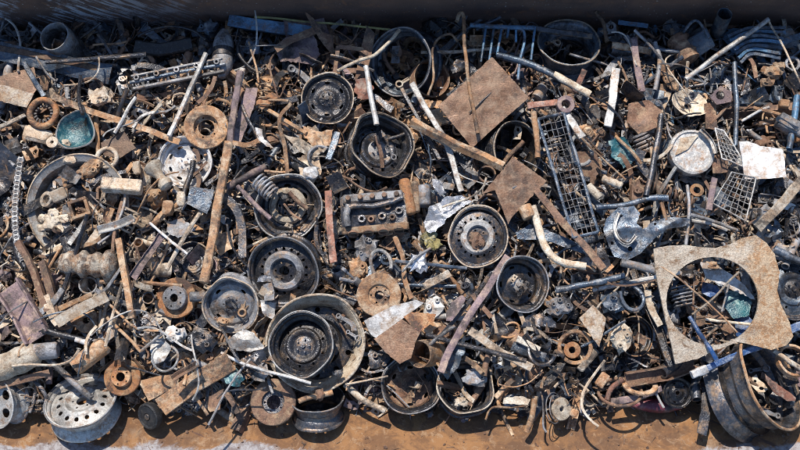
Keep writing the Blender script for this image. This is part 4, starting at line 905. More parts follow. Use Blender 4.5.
B('pale_arc', 'pale curved strip above the brown diamond plate', 'strip', [(132, 128), (142, 116), (158, 111)], 3, 'pale_grey', .12, 'flat', 2)
B('tan_stick', 'pale tan stick at the left edge below the tan plate', 'stick', [(-4, 128), (12, 122), (26, 115)], 4, 'dusty_tan', .09, 'square', 3)
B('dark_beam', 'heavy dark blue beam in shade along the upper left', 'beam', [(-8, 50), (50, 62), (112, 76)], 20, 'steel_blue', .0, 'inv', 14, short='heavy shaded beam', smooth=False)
B('beam_rim', 'brown upper edge strip on the heavy dark blue beam', 'strip', [(-8, 47), (50, 58), (112, 71)], 6, 'rust_brown', .045, 'flat', 3, foots=False, smooth=False)
B('blue_lath', 'blue-grey lath below the heavy shaded beam', 'lath', [(24, 62), (34, 78), (44, 96)], 5, 'steel_blue', .09, 'flat', 2)
B('thin_bent_bar', 'thin pale bent bar in front of the heavy shaded beam', 'bar', [(36, 57), (46, 72), (56, 81)], 2.5, 'scale_grey', .10, 'rod')
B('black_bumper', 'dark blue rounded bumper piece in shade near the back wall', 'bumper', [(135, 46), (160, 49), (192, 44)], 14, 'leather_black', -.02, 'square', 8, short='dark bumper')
B('hoop', 'large dark cable arching by the back wall, upper left', 'cable', [(138, 36), (150, 30), (170, 26), (192, 30), (206, 40)], 3, 'black_oil', .05, 'rod')
B('grey_lath', 'thin dark lath leaning by the bucket', 'lath', [(98, 34), (106, 46), (115, 60)], 3.5, 'dark_steel', .05, 'flat', 2)
B('blue_trough', 'long blue galvanised channel lying against the back wall', 'channel', [(229, 21), (270, 27), (312, 33)], 12, 'sky_blue_paint', .0, 'inv', 8, short='blue channel', smooth=False)
B('yellow_lath', 'thin yellow-green lath along the foot of the back wall', 'lath', [(255, 17), (330, 23), (406, 31)], 2.2, 'yellow_paint', .06, 'flat', 1.5, short='yellow lath', smooth=False)
B('curved_hose', 'dark curved hose below the blue channel', 'hose', [(240, 36), (238, 52), (248, 66), (262, 74)], 4, 'black_oil', .06, 'round', hollow=False)
B('tan_lath', 'thin tan lath below the blue channel', 'lath', [(249, 42), (254, 60), (259, 82)], 2, 'rust_tan', .09, 'flat', 1.5)
B('upright_post', 'brown post with a knob in shade near the back wall, upper right', 'post', [(596, 12), (604, 24), (608, 42)], 4, 'rust_brown', .08, 'round')
B('blue_edge', 'short light blue angle near the back wall, upper right', 'angle bar', [(618, 23), (648, 27)], 5, 'sky_blue_paint', .0, 'angle')
B('dark_post', 'dark post left of the square nut plate, upper right', 'post', [(655, 42), (660, 62), (655, 90)], 5, 'scale_grey', .08, 'round')
B('blue_lath', 'dull blue slat in the shaded heap at the upper right', 'slat', [(755, 53), (775, 44), (802, 36)], 7, 'steel_blue', .05, 'flat', 2)
B('brown_lath', 'brown slat crossing under the long silvery rod', 'slat', [(735, 40), (752, 62), (756, 78)], 4, 'rust_brown', .07, 'flat', 2)
B('red_strip', 'reddish brown upright strip left of the engine block', 'strip', [(328, 191), (330, 226), (334, 262)], 7, 'red_brown', .14, 'flat', 2.5, short='reddish strip', smooth=False)
B('blue_stub', 'short blue bar between tan sheet and dented deep rim', 'bar', [(337, 132), (333, 146), (328, 160)], 7, 'steel_blue', .08, 'square', 4, short='short blue bar')
B('tan_strap', 'brown strap hanging below the engine block', 'strap', [(395, 236), (402, 256), (405, 280), (412, 298)], 5, 'rust_tan', .09, 'flat', 2, short='brown strap')
B('holed_strap', 'tan strap with hole right of the brown strap', 'strap', [(424, 287), (438, 279), (450, 272)], 7, 'dusty_tan', .11, 'flat', 2.5, short='tan holed strap')
B('cross_link', 'pinkish arm from the ribbed drum to the round eye', 'link_bar', [(528, 106), (545, 104), (558, 102)], 7, 'red_brown', .13, 'square', 5, short='pinkish arm')
B('pale_link', 'pale arm slanting down from the round eye', 'link_bar', [(562, 108), (572, 122), (583, 138)], 8, 'pale_grey', .12, 'flat', 4, short='pale slanted arm')
ring(566, 104, 9, 60, 10, .15, 'brown round eye joining the two arms above the wire tray', 'round eye', 'purple_rust', .5, 1.0, 'eye joint', 'eye_joint')
B('red_lath', 'pinkish upright lath above the round eye', 'lath', [(584, 70), (578, 84), (574, 92)], 6, 'red_brown', .14, 'flat', 2)
B('brown_tube', 'upright brown rusted tube through the ribbed black drum', 'tube', [(534, 112), (536, 134), (538, 158)], 6, 'rust_tan', .15, 'round', short='brown upright tube')
B('long_cable', 'long brown cable running diagonally right of the wire tray', 'cable', [(565, 116), (582, 138), (604, 160), (626, 180)], 2.2, 'rust_tan', .12, 'rod', short='long brown cable')
B('thin_bar', 'grey thin bar below the round basin, crossing the perforated strip', 'bar', [(120, 268), (110, 285), (100, 295)], 3, 'scale_grey', .13, 'flat', 2)
B('tie_rod', 'brown tie rod curving from the perforated strip to the hub', 'rod', [(107, 301), (120, 315), (138, 329), (158, 330)], 2.4, 'rust_tan', .12, 'rod', short='brown tie rod')
B('tie_rod', 'brown tie rod slanting lower left above the orange brake disc', 'rod', [(108, 318), (124, 335), (140, 352)], 3, 'rust_tan', .09, 'rod')
B('grey_rod', 'grey rod pointing up right, right of the orange brake disc', 'rod', [(140, 352), (152, 342), (164, 332)], 3, 'scale_grey', .09, 'rod')
B('thin_lath', 'tan lath leaning on the flat rusty bar', 'lath', [(182, 360), (186, 374), (184, 384)], 3, 'rust_tan', .04, 'flat', 2)
B('tan_prop', 'thin tan prop under the wide flat rusty bar', 'prop', [(194, 394), (201, 405), (207, 415)], 3, 'rust_tan', -.1, 'square', 2)
B('brown_prop', 'brown prop leaning right of the brown triangular sheet', 'prop', [(227, 392), (233, 402), (238, 413)], 5, 'rust_brown', -.12, 'angle')
B('fallen_lever', 'tan fallen lever at the bottom edge left of the oily capped rim', 'lever', [(345, 384), (362, 400), (386, 410)], 6, 'dusty_tan', -.12, 'round', short='fallen lever')
B('tan_bar', 'tan bar over the pale-lipped bottom rim', 'bar', [(463, 356), (474, 364), (482, 373)], 5, 'rust_tan', .05, 'square', 3)
B('upright_tube', 'upright tan tube over the pale-lipped bottom rim', 'tube', [(488, 355), (485, 366), (484, 376)], 6, 'rust_brown', .02, 'round')
B('long_lever', 'dark slanted bar left of the big holed plate', 'bar', [(632, 268), (650, 312), (672, 366)], 7, 'dark_steel', .05, 'chan', 4, short='dark slanted bar')
B('tan_bracket', 'cream bent strip left of the big holed plate', 'strip', [(647, 290), (650, 306), (660, 326)], 6, 'chalky', .09, 'flat', 2, short='cream bent strip')

# ------------------------------------------------------------------ solid pieces
canister(54, 36, 78, 58, 16, 'scale_grey', .12, 'corrugated open metal bucket lying in shade, upper left', 'open bucket', 'bucket', 'bucket', open0=True, r1=17, dz=-.30)
canister(224, 30, 222, 78, 11, 'scale_grey', .03, 'grey bulging muffler with dark band, upright in half shade', 'grey muffler', 'muffler', 'muffler', bands=[(.5, .18)], lobes=[.5, .85, 1.0, 1.0, 1.0, 1.0, .9, .5])
canister(60, 263, 118, 266, 15, 'muffler_scale', .10, 'chalky corrugated muffler below the round basin', 'chalky muffler', 'muffler', 'muffler', lobes=[.62, .66, .82, .82, .64, .70, .92, .90, .66, .72, .86, .84, .70, 1.02, 1.08, 1.0, .6])
canister(151, 164, 168, 188, 8, 'chalky', .12, 'bone shaped chalky white casting left of the white rim', 'bone-shaped casting', 'bone_casting', 'casting', lobes=[1.2, 1.15, .75, .55, .6, .95, .9])
canister(419, 354, 436, 352, 13, 'rust_tan', .10, 'open tan rusty drum facing left, below the brown box lid', 'open tan drum', 'rusty_drum', 'drum', open0=True, r1=13, dz=-.16)
canister(725, 14, 717, 33, 7.5, 'steel_blue', .22, 'light blue-grey cup standing by the back wall, upper right', 'blue-grey cup', 'metal_cup', 'cup', open0=True, dz=-.2)
canister(676, 36, 690, 62, 12, 'rust_brown', .03, 'dark ribbed rubber boot in shade, upper right', 'dark ribbed boot', 'rubber_boot', 'boot', lobes=[.9, 1.05, .9, 1.05, .9, 1.05, .9, 1.0])
canister(404, 180, 411, 214, 6, 'rust_orange', .12, 'orange rusty cylinder right of the engine block', 'orange cylinder', 'rusty_cylinder', 'cylinder', open0=False)
canister(414, 182, 416, 212, 4.5, 'rust_tan', .10, 'thin tan cylinder touching the orange rusty one', None, 'rusty_cylinder', 'cylinder')
canister(423, 186, 424, 206, 7, 'scale_grey', .08, 'short grey cylinder right of the orange rusty one', 'short grey cylinder', 'metal_cylinder', 'cylinder')
canister(190, 297, 206, 296, 5, 'scale_grey', .09, 'stub shaft pointing right out of the four-stud hub', None, 'stub_shaft', 'shaft')
canister(600, 198, 588, 185, 4, 'chalky', .1, 'short pale sleeve beside the wire tray', None, 'pale_sleeve', 'sleeve')
canister(622, 186, 602, 178, 4, 'chalky', .12, 'ringed pale sleeve on the long brown cable', None, 'pale_sleeve', 'sleeve', lobes=[1, .8, 1, .8, 1, .8, 1])
canister(524, 206, 530, 218, 7, 'rust_tan', .12, 'tan bushing under the square brown plate', None, 'bushing', 'bushing')
block(699, 42, 24, 23, 14, 'steel_blue', .05, 'pale blue box with bent rim in shade, upper right', 'pale blue box', spin=32, tilt=20, az=-60, name='metal_box')
bar('box_rim', 'dark bent rim around the pale blue box', 'rim strip', [(683, 33), (696, 20), (710, 38)], 3, 'steel_blue', .12, 'flat', 3)
block(790, 118 + 8, 28, 15, 12, 'scale_grey', .1, 'grey-brown open box near the upper right, above the white stained plate', 'grey-brown box', spin=-28, tilt=18, az=60, name='metal_box')
block(784, 104, 10, 8, 8, 'rust_tan', .1, 'small tan cube beside the right-edge blue pipe', None, spin=-8)
block(798, 137, 9, 9, 8, 'rust_orange', .08, 'small orange block at the right edge', None, spin=20)
block(128 + 9, 142 + 26, 7, 13, 6, 'dusty_tan', .09, 'small dusty block left of the bone-shaped casting', None, spin=10)
block(38, 135, 30, 15, 9, 'dusty_tan', .03, 'dusty broken block under the copper toothed ring', 'dusty broken block', spin=-15, bv=3)
block(588, 210 + 150, 7, 26, 7, 'dusty_tan', .02, 'tan slanted block below the curved brake band', None, spin=-42)
block(602, 380, 9, 14, 7, 'rust_tan', -.04, 'small tan slab above the front plate, right of the pale bottom disc', None, spin=-35)
block(574, 413, 7, 7, 6, 'rust_tan', -.16, 'small tan cube at the bottom edge right of the pale bottom disc', None, spin=-25)
lump(168, 208, 12, 15, 9, 'rust_tan', .11, 'lower of two rounded tan lumps left of the blue-grey plate', 'rounded lumps', amp=.12, seed=2)
lump(181, 199, 9, 15, 8, 'chalky', .12, 'paler taller rounded lump touching the blue-grey plate', None, amp=.12, seed=3)
lump(428, 238, 15, 11, 8, 'yellow_cloth', .07, 'mustard yellow crumpled cloth left of the round-holed rim', 'yellow cloth', 'crumpled_cloth', 'cloth', amp=.45, seed=7, lobes=[(0, 0, 0, 1), (6, -7, 0, .8)])
lump(418, 262, 16, 16, 8, 'foil', .09, 'crumpled silver foil scrap right of the brown strap', 'crumpled foil', 'foil_scrap', 'foil', amp=.45, seed=8, sc=3)
plate('silver_foil', 'long crumpled silver foil sheet curling toward the round-holed rim', 'foil', [(423, 222), (430, 208), (444, 199), (462, 196), (472, 202), (462, 208), (448, 218), (436, 232), (428, 234)], 'foil', .11, 110, 20, .4, crump=7, ragged=1.5, short='silver foil', res=2)
plate('silver_foil', 'small bright foil scrap above the long silver foil', 'foil', [(432, 178), (440, 182), (447, 192), (440, 196), (432, 188)], 'foil', .08, 60, 20, .4, crump=6, ragged=1.5)
plate('white_rag', 'torn white rag strip right of the upper plate and long bar', 'rag', [(255, 128), (262, 130), (264, 140), (274, 149), (266, 147), (258, 141)], 'white_paint', .1, 60, 20, .4, crump=5, ragged=1, short='white rag strip')
lump(128, 178 + 118, 10, 8, 6, 'dark_steel', .05, 'dark knuckle joint between angle iron and perforated strip', amp=.3)
lump(560, 304 + 2, 22, 16, 12, 'scale_grey', .06, 'grey broken casting with bosses, left of the pale diamond plate', 'grey broken casting', boss=4, amp=.35, seed=12)
lump(612, 304, 20, 17, 10, 'steel_blue', .07, 'blue-grey cupped casting right of the pale diamond plate', 'cupped casting', boss=3, amp=.35, seed=13)
lump(622, 340, 16, 22, 9, 'chalky', .05, 'jagged chalky casting above the long dark hoop', 'jagged chalky casting', boss=2, amp=.5, seed=14)
lump(100, 98, 24, 16, 9, 'dusty_tan', .07, 'knotty dusty casting above the teal bowl', 'knotty dusty casting', boss=4, amp=.45, seed=15)
lump(66, 94 + 50, 9, 9, 6, 'chalky', .05, 'white crumb beside the small tan pulley', amp=.3)
lump(252, 48, 16, 14, 9, 'steel_blue', .0, 'blue knobbly casting in shade between muffler and torn plate', 'blue knobbly casting', boss=2, amp=.4, seed=16)
lump(208, 28, 18, 15, 10, 'steel_blue', .02, 'blue-white crumpled casting beside the grey muffler top', 'blue crumpled casting', boss=1, amp=.45, seed=17)
lump(205, 48, 14, 16, 9, 'dark_steel', .0, 'dark wedge casting left of the grey muffler', None, amp=.4, seed=18)
lump(70, 160, 12, 8, 7, 'chalky', .09, 'curved chalky elbow below the teal bowl', amp=.25, seed=19)
lump(92, 168, 26, 14, 9, 'rust_tan', .08, 'large tan bracket casting under the small toothed ring', 'tan bracket casting', boss=2, amp=.35, seed=20, spin=30)
lump(366, 248, 22, 24, 11, 'scale_grey', .05, 'curled black-grey pump casting below the engine block', 'pump casting', boss=3, amp=.4, seed=21)
lump(358, 260 + 8, 15, 20, 9, 'rust_tan', .04, 'rusty lug casting above the central brake disc', 'rusty lug casting', boss=2, amp=.35, seed=22)
lump(200, 342, 28, 20, 11, 'dark_steel', .03, 'black gearbox casting left of the pale folded sheet', 'black gearbox', boss=5, amp=.35, seed=23)
lump(176, 345 - 10, 16, 13, 9, 'pale_grey', .06, 'pale finned casting left of the black gearbox', 'pale finned casting', boss=3, amp=.4, seed=24)
lump(380, 360, 20, 18, 10, 'dark_steel', -.03, 'dark pump casting right of the large dish rim', 'dark pump casting', boss=3, amp=.4, seed=25)
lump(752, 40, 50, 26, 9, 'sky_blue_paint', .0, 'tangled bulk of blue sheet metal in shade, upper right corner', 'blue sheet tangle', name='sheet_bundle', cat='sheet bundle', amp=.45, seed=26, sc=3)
for i in range(7):
    bar('blue_fin', ['uppermost', 'second', 'third', 'middle', 'fifth', 'sixth', 'lowest'][i] + ' curved blue strip fanning over the blue sheet tangle', 'strip', [(728 + i * 2, 36 + i * 4.5), (752, 27 + i * 4.5), (786 - i, 28 + i * 5)], 3.5, 'sky_blue_paint' if i % 2 else 'steel_blue', .09, 'flat', 1.5)
lump(772, 72, 18, 12, 9, 'rust_tan', .08, 'tan forked casting under the thin corner rod', 'tan forked casting', amp=.35, seed=27, lobes=[(0, 0, 0, 1), (-6, -11, 0, .7), (8, 7, 0, .6)])
lump(669, 78, 14, 18, 8, 'rust_tan', .07, 'curled tan hook casting below the dark ribbed boot', 'curled hook', amp=.4, seed=28, lobes=[(0, 0, 0, .7), (-4, 8, 0, .7), (5, -8, 0, .6)])
lump(462, 402, 10, 8, 6, 'chalky', -.02, 'pale crumb inside the pale-lipped bottom rim', amp=.4)
lump(475, 378, 20, 14, 8, 'scale_grey', -.02, 'grey cap casting inside the pale-lipped bottom rim', boss=1, amp=.3, seed=31)

spring(258, 180, 273, 195, 8, 1.2, 5.5, 'scale_grey', .13, 'grey coil spring resting on the edge of the chalky centred rim', 'grey coil spring')
spring(652, 186, 695, 203, 5, 1.3, 8, 'rust_brown', .06, 'rusty coil spring lying level below the round headlamp', 'rusty coil spring')
spring(268, 78, 262, 112, 8, .7, 5, 'rust_tan', .04, 'loose rusty wire coil left of the upper black rim', 'loose wire coil')

# ------------------------------------------------------------------ wire nets and racks
wirenet([(538, 119), (564, 113), (598, 232), (573, 238)], 5, 17, 'scale_grey', 'steel_blue', .15, 'long tapering wire tray with blue-grey frame, right of the square brown plate', 'wire tray', wr=.32, fr=1.7, sag=4)
wirenet([(715, 128), (724, 131), (748, 168), (722, 158)], 5, 7, 'pale_grey', 'pale_grey', .13, 'upper twisted wire net between headlamp and white plate', 'upper wire net', wr=.4, fr=.8, sag=3, name='wire_net', cat='wire net')
wirenet([(732, 172), (756, 178), (746, 221), (713, 203)], 6, 8, 'pale_grey', 'pale_grey', .13, 'lower curved wire net below the white stained plate', 'lower wire net', wr=.42, fr=.8, sag=5, name='wire_net', cat='wire net')
wirenet([(418, 128), (440, 140), (452, 158), (432, 160)], 6, 5, 'dark_steel', 'steel_blue', .05, 'black wire grille under the light slanted bar', 'black wire grille', wr=.5, fr=.8, name='wire_grille', cat='grille')
# blue tubular rack
t = empty('blue_rack', Matrix.Translation(P(500, 45, .02))); tag(t, 'light blue tubular rack with bent upright bars, in shade by the back wall', 'rack')
def rtube(pts, w, nm, m='sky_blue_paint'):
    c = P(500, 45, .02); g = G(); g.tube(smoothpath([P(a, b, .13) - c for a, b in pts], 5), w / 2 * U, 10); build(g, nm, m, t)
rtube([(470, 25), (500, 27), (534, 28)], 5, 'top_rail')
for a, b, c_ in ((486, 481, 62), (494, 489, 62), (502, 497, 55), (509, 507, 38), (516, 516, 42), (535, 531, 60)): rtube([(a, 27), ((a + b) / 2, 27 + (c_ - 27) * .5), (b, c_)], 2.6, 'upright')
rtube([(517, 27), (524, 32), (524, 44), (520, 60), (518, 80)], 3, 'upright')
foot(500, 45, 34, -.03); land(500, 45, 'blue rack')
bar('hooked_bar', 'short blue bar with knob leaning on the blue rack', 'bar', [(476, 30), (490, 22), (500, 17)], 3.5, 'steel_blue', .1, 'round')
# square frame
for pts, lb in (([(338, 47), (362, 50), (372, 56)], 'upper'), ([(338, 47), (336, 62), (334, 76)], 'left'),):
    bar('square_frame_bar', lb + ' bar of the small rusty frame beside the rusty triangular plate', 'frame bar', pts, 4.5, 'rust_brown', .07, 'angle', smooth=False)

# toothed chain strip at left
pp = smoothpath([P(21, 158, .11), P(17, 185, .11), P(15, 212, .12), (P(17, 240, .11)), P(24, 262, .1)], 8)
c = pp[len(pp) // 2]; t = empty('roller_chain', Matrix.Translation(c)); tag(t, 'long pale roller chain hanging down the left side beside the round basin', 'chain')
links = []
L = [0]
for a, b in zip(pp[:-1], pp[1:]): L.append(L[-1] + (b - a).length)
nl = 46
for i in range(nl):
    s = L[-1] * i / nl; k = max(j for j in range(len(L)) if L[j] <= s); k = min(k, len(pp) - 2)
    p = pp[k].lerp(pp[k + 1], (s - L[k]) / (L[k + 1] - L[k])); d = (pp[k + 1] - pp[k]).normalized(); n = -FW; sd = d.cross(n).normalized(); n = sd.cross(d)
    R = Matrix((d, sd, n)).transposed().to_4x4(); R.translation = p - c
    g = G()
    if i % 2:
        g.cyl(.7 * U, -3 * U, 3 * U, 8, R @ Matrix.Rotation(PI / 2, 4, 'X'))
        for sg in (-1, 1): g.bevbox(3.6 * U, 1 * U, 2.4 * U, .3 * U, R @ Matrix.Translation((0, sg * 3 * U, 0)))
        m_ = 'scale_grey'
    else:
        g.cyl(1.1 * U, -2.6 * U, 2.6 * U, 8, R @ Matrix.Rotation(PI / 2, 4, 'X')); m_ = 'pale_grey'
        for sg in (-1, 1): g.bevbox(3.6 * U, 1 * U, 2.4 * U, .3 * U, R @ Matrix.Translation((0, sg * 1.9 * U, 0)))
    build(g, 'link', m_, t)
for a, b in (((21, 158), (16, 210)), ((16, 210), (24, 262))): foot(a[0], a[1], 6, .02, b[0], b[1])
land(17, 205, 'roller chain')
bar('dark_hose', 'dark hose continuing below the roller chain', 'hose', [(16, 236), (18, 254), (26, 268)], 8, 'black_oil', .07, 'round', hollow=False)

# engine block
M = frame(374, 211, .12, 110, 14, 4); t = empty('engine_block', M); tag(t, 'heavy black and tan engine block with round ports, centre of the heap', 'engine block')
def T(x, y, z, rx=0, ry=0, rz=0): return Matrix.Translation((x * U, y * U, z * U)) @ Matrix.Rotation(R_(rz), 4, 'Z') @ Matrix.Rotation(R_(ry), 4, 'Y') @ Matrix.Rotation(R_(rx), 4, 'X')
g = G(); g.bevbox(66 * U, 34 * U, 16 * U, 1.5 * U, T(0, 0, -6), .002); build(g, 'crankcase', 'dark_steel', t)
g = G(); g.bevbox(66 * U, 7 * U, 8 * U, 1 * U, T(0, -17, -1, 25), .002); build(g, 'gasket_face', 'rust_tan', t)
for i in range(4):
    g = G(); g.lathe([(a * U, b * U) for a, b in ((5.4, 0), (5.4, 1.5), (4.4, 1.5), (4, -4))], 18, T(-22 + i * 15, -21, 0, 70)); build(g, 'port', 'rust_brown', t)
g = G(); g.bevbox(60 * U, 9 * U, 6 * U, 1.5 * U, T(0, 13, 4), .002); build(g, 'valve_rail', 'scale_grey', t)
for i in range(5):
    g = G(); g.lathe([(a * U, b * U) for a, b in ((0, 3), (2.2, 3), (2.6, 2), (2.6, -3))], 12, T(-24 + i * 12, 13, 8)); build(g, 'bolt', 'rust_brown', t)
g = G(); g.tube([Vector(p) * U for p in ((-30, 3, 6), (-18, 5, 9), (0, 3, 8), (20, 6, 8), (30, 10, 7))], 2.8 * U, 10); build(g, 'pipe', 'dark_steel', t)
g = G(); g.tube([Vector(p) * U for p in ((-26, -14, 6), (-27, -4, 9), (-24, 6, 7))], 3.4 * U, 10); build(g, 'end_loop', 'scale_grey', t)
for i, (x, y, r) in enumerate(((-12, -8, 4), (-3, -9, 3.4), (8, -7, 4), (18, -9, 3), (-8, 4, 3), (14, 2, 3.6), (25, -3, 4))):
    g = G(); g.lathe([(a * r * U, b * U) for a, b in ((.45, 0), (.5, 4), (.95, 4), (1, 3), (1.1, -1))], 14, T(x, y, 2)); build(g, 'boss', 'rust_brown' if i % 2 else 'dark_steel', t)
foot(374, 211, 22, .0); foot(352, 213, 20, .0); foot(396, 208, 20, .0); land(374, 211, 'engine block')
# long slotted engine cover, upper left
M = frame(178, 74, .07, 100, 12, 11); t = empty('camshaft_cover', M); tag(t, 'long grey slotted camshaft carrier in half shade, upper left', 'engine part')
for s, w_ in ((-1, 3), (1, 3)):
    g = G(); g.bevbox(96 * U, w_ * U, 5 * U, .6 * U, T(0, s * 7, 0), .002); build(g, 'side_rail', 'scale_grey', t)
for i in range(9):
    g = G(); g.bevbox(3 * U, 14 * U, 4 * U, .6 * U, T(-42 + i * 10.5, 0, 0), .001); build(g, 'cross_web', 'dark_steel', t)
    if i % 2 == 0:
        g = G(); g.lathe([(a * U, b * U) for a, b in ((1.4, 0), (1.5, 5), (3, 5), (3.3, 3), (3.3, -2))], 12, T(-42 + i * 10.5, 3, 1)); build(g, 'bearing_cap', 'dark_steel' if i % 4 else 'scale_grey', t)
g = G(); g.tube([Vector(p) * U for p in ((-50, 0, 2), (0, 1, 2), (50, 0, 2))], 2 * U, 10); build(g, 'shaft', 'steel_blue', t)
foot(140, 80, 10, 0, 222, 66); land(175, 75, 'slotted engine part')

def attach(child, parent, pname):
    c = next(o for o in bpy.data.objects if o.get('label', '').startswith(child)); p = next(o for o in bpy.data.objects if o.get('label', '').startswith(parent))
    c.parent = p; c.matrix_basis = p.matrix_basis.inverted() @ c.matrix_basis
    for k in ('category',): del c[k]
    c.name = pname
attach('flaking brown rust scab', 'big dusty tan steel plate', 'rust_scab')
attach('chalky white sleeve on the tip', 'bright blue square bar', 'tip')
attach('thin dark seam strip', 'large brown steel plate', 'seam')
attach('rusty raised flange', 'torn brown plate', 'flange')
attach('pale worn sleeve over', 'heavy blue-grey pipe', 'worn_end')
attach('pale curved flange along', 'blue-grey stamped control arm', 'flange')
attach('white tip sleeve of', 'black tube with white tip', 'tip')
attach('brown upper edge strip', 'heavy dark blue beam', 'top_edge')
attach('dark bent rim around', 'pale blue box', 'rim')
attach('pale double bracket strip', 'round headlamp', 'bracket')
# ------------------------------------------------------------------ the container the heap lies in
def wavy(xs, ys, f, t, name, m, parent):
    g = G(); nx, ny = len(xs), len(ys)
    for s in (0, 1):
        for j in range(ny):
            for i in range(nx):
                p = f(xs[i], ys[j]); g.v.append((p[0], p[1], p[2] - t * s))
    def q(i, j, s): return s * nx * ny + j * nx + i
    F = []
    for j in range(ny - 1):
        for i in range(nx - 1):
            F.append((q(i, j, 0), q(i + 1, j, 0), q(i + 1, j + 1, 0), q(i, j + 1, 0)))
            F.append((q(i, j + 1, 1), q(i + 1, j + 1, 1), q(i + 1, j, 1), q(i, j, 1)))
    for i in range(nx - 1):
        F.append((q(i, 0, 1), q(i + 1, 0, 1), q(i + 1, 0, 0), q(i, 0, 0))); F.append((q(i, ny - 1, 0), q(i + 1, ny - 1, 0), q(i + 1, ny - 1, 1), q(i, ny - 1, 1)))
    for j in range(ny - 1):
        F.append((q(0, j, 0), q(0, j + 1, 0), q(0, j + 1, 1), q(0, j, 1))); F.append((q(nx - 1, j, 1), q(nx - 1, j + 1, 1), q(nx - 1, j + 1, 0), q(nx - 1, j, 0)))
    g.f = F; g.mi = [0] * len(F)
    return build(g, name, m, parent, smooth=60)

EDGE = P(400, 443, -.12).y
def wallmat(name, mode):
    m = bpy.data.materials.new(name); m.use_nodes = True; nt = m.node_tree; N = nt.nodes; L = nt.links; b = N['Principled BSDF']
    tc = N.new('ShaderNodeTexCoord')
    def nz(s, det=7, ro=.65, dist=0., vec=None):
        n = N.new('ShaderNodeTexNoise'); n.inputs['Scale'].default_value = s; n.inputs['Detail'].default_value = det; n.inputs['Roughness'].default_value = ro; n.inputs['Distortion'].default_value = dist
        L.new(vec or tc.outputs['Object'], n.inputs['Vector']); return n.outputs[0]
    def rng(s, a, c, t0=0., t1=1.):
        r = N.new('ShaderNodeMapRange'); r.inputs[1].default_value = a; r.inputs[2].default_value = c; r.inputs[3].default_value = t0; r.inputs[4].default_value = t1; L.new(s, r.inputs[0]); return r.outputs[0]
    def mx(f, a, c, mode='MIX'):
        x = N.new('ShaderNodeMix'); x.data_type = 'RGBA'; x.blend_type = mode
        if isinstance(f, float): x.inputs[0].default_value = f
        else: L.new(f, x.inputs[0])
        for k, v in ((6, a), (7, c)):
            if isinstance(v, tuple): x.inputs[k].default_value = lin(v)
            else: L.new(v, x.inputs[k])
        return x.outputs[2]
    def mt(op, a, c):
        x = N.new('ShaderNodeMath'); x.operation = op
        for k, v in ((0, a), (1, c)):
            if isinstance(v, float): x.inputs[k].default_value = v
            else: L.new(v, x.inputs[k])
        return x.outputs[0]
    def stretch(sx, sy, sz, rx=0, ry=0, rz=0):
        q = N.new('ShaderNodeMapping'); q.vector_type = 'POINT'; q.inputs['Scale'].default_value = (sx, sy, sz); q.inputs['Rotation'].default_value = (R_(rx), R_(ry), R_(rz)); 
        r = N.new('ShaderNodeMapping'); r.inputs['Rotation'].default_value = (R_(rx), R_(ry), R_(rz)); L.new(tc.outputs['Object'], r.inputs[0])
        q.inputs['Rotation'].default_value = (0, 0, 0); L.new(r.outputs[0], q.inputs[0]); return q.outputs[0]
    sx = N.new('ShaderNodeSeparateXYZ'); L.new(tc.outputs['Object'], sx.inputs[0])
    if mode == 'front':
        c = mx(rng(nz(5, 9, .75, .8), .45, .55), (.35, .175, .07), (.21, .105, .048))
        c = mx(rng(nz(16, 9, .8, 1.), .54, .6), c, (.40, .25, .14))
        c = mx(rng(nz(1.3, 8, .7), .54, .62), c, (.34, .235, .15))
        c = mx(rng(nz(14, 8, .8), .6, .66), c, (.10, .05, .03))
        c = mx(rng(nz(2.2, 9, .8, .6), .5, .58), c, mx(.45, c, (.10, .06, .04)))
        c = mx(rng(nz(6, 6, .7, vec=stretch(.15, 2.5, 1, 0, 0, 22)), .62, .67), c, (.13, .07, .05))
        # paint left on the outer lip: its own position along y
        edge = mt('ADD', sx.outputs[1], mt('MULTIPLY', mt('SUBTRACT', nz(2.4, 9, .75, .5), .5), .30))
        edge = mt('ADD', edge, rng(mt('ABSOLUTE', mt('ADD', sx.outputs[0], -.55), 0.), .3, 1.3, .10, 0.))
        c = mx(rng(edge, EDGE + .0, EDGE - .02), c, mx(rng(nz(20, 8, .8), .46, .56), (.42, .40, .40), (.24, .20, .19)))
        c = mx(rng(mt('ADD', edge, mt('MULTIPLY', nz(40, 4), .04)), EDGE - .05, EDGE - .09), c, mx(rng(nz(16, 8, .8), .47, .56), (.20, .17, .155), (.42, .39, .36)))
    else:
        c = mx(rng(nz(2.5, dist=.5), .4, .62), (.16, .095, .07), (.09, .058, .05))
        c = mx(rng(nz(7, 8, .75), .55, .66), c, (.15, .085, .06))
        sv = stretch(1, 1, 9, 0, -42, 0)
        msk = mt('MULTIPLY', rng(nz(5, 6, .6, vec=sv), .48, .53), rng(mt('ADD', sx.outputs[0], mt('MULTIPLY', nz(1.2), 1.2)), -.6, -1.4))
        msk = mt('MULTIPLY', msk, rng(nz(3.1, 8, .75), .44, .54))
        c = mx(rng(nz(12, 8, .8, .4), .56, .62), c, (.21, .105, .06))
        c = mx(msk, c, (.50, .54, .60))
        c = mx(rng(nz(60, 2, .5), .70, .73), c, (.45, .45, .45))
    L.new(c, b.inputs['Base Color']); b.inputs['Roughness'].default_value = .78
    bp = N.new('ShaderNodeBump'); bp.inputs['Strength'].default_value = .9; bp.inputs['Distance'].default_value = .02; L.new(nz(30, 10, .82), bp.inputs['Height']); L.new(bp.outputs[0], b.inputs['Normal'])
    MATS[name] = m; return m
wallmat('front_rust', 'front'); wallmat('wall_rust', 'back')
XS = [-4.2 + .05 * i for i in range(169)]
zf0 = -.36
yF0 = P(400, 396, -.24).y; yF1 = P(400, 449, -.1).y
yB = P(400, 21, -.05).y
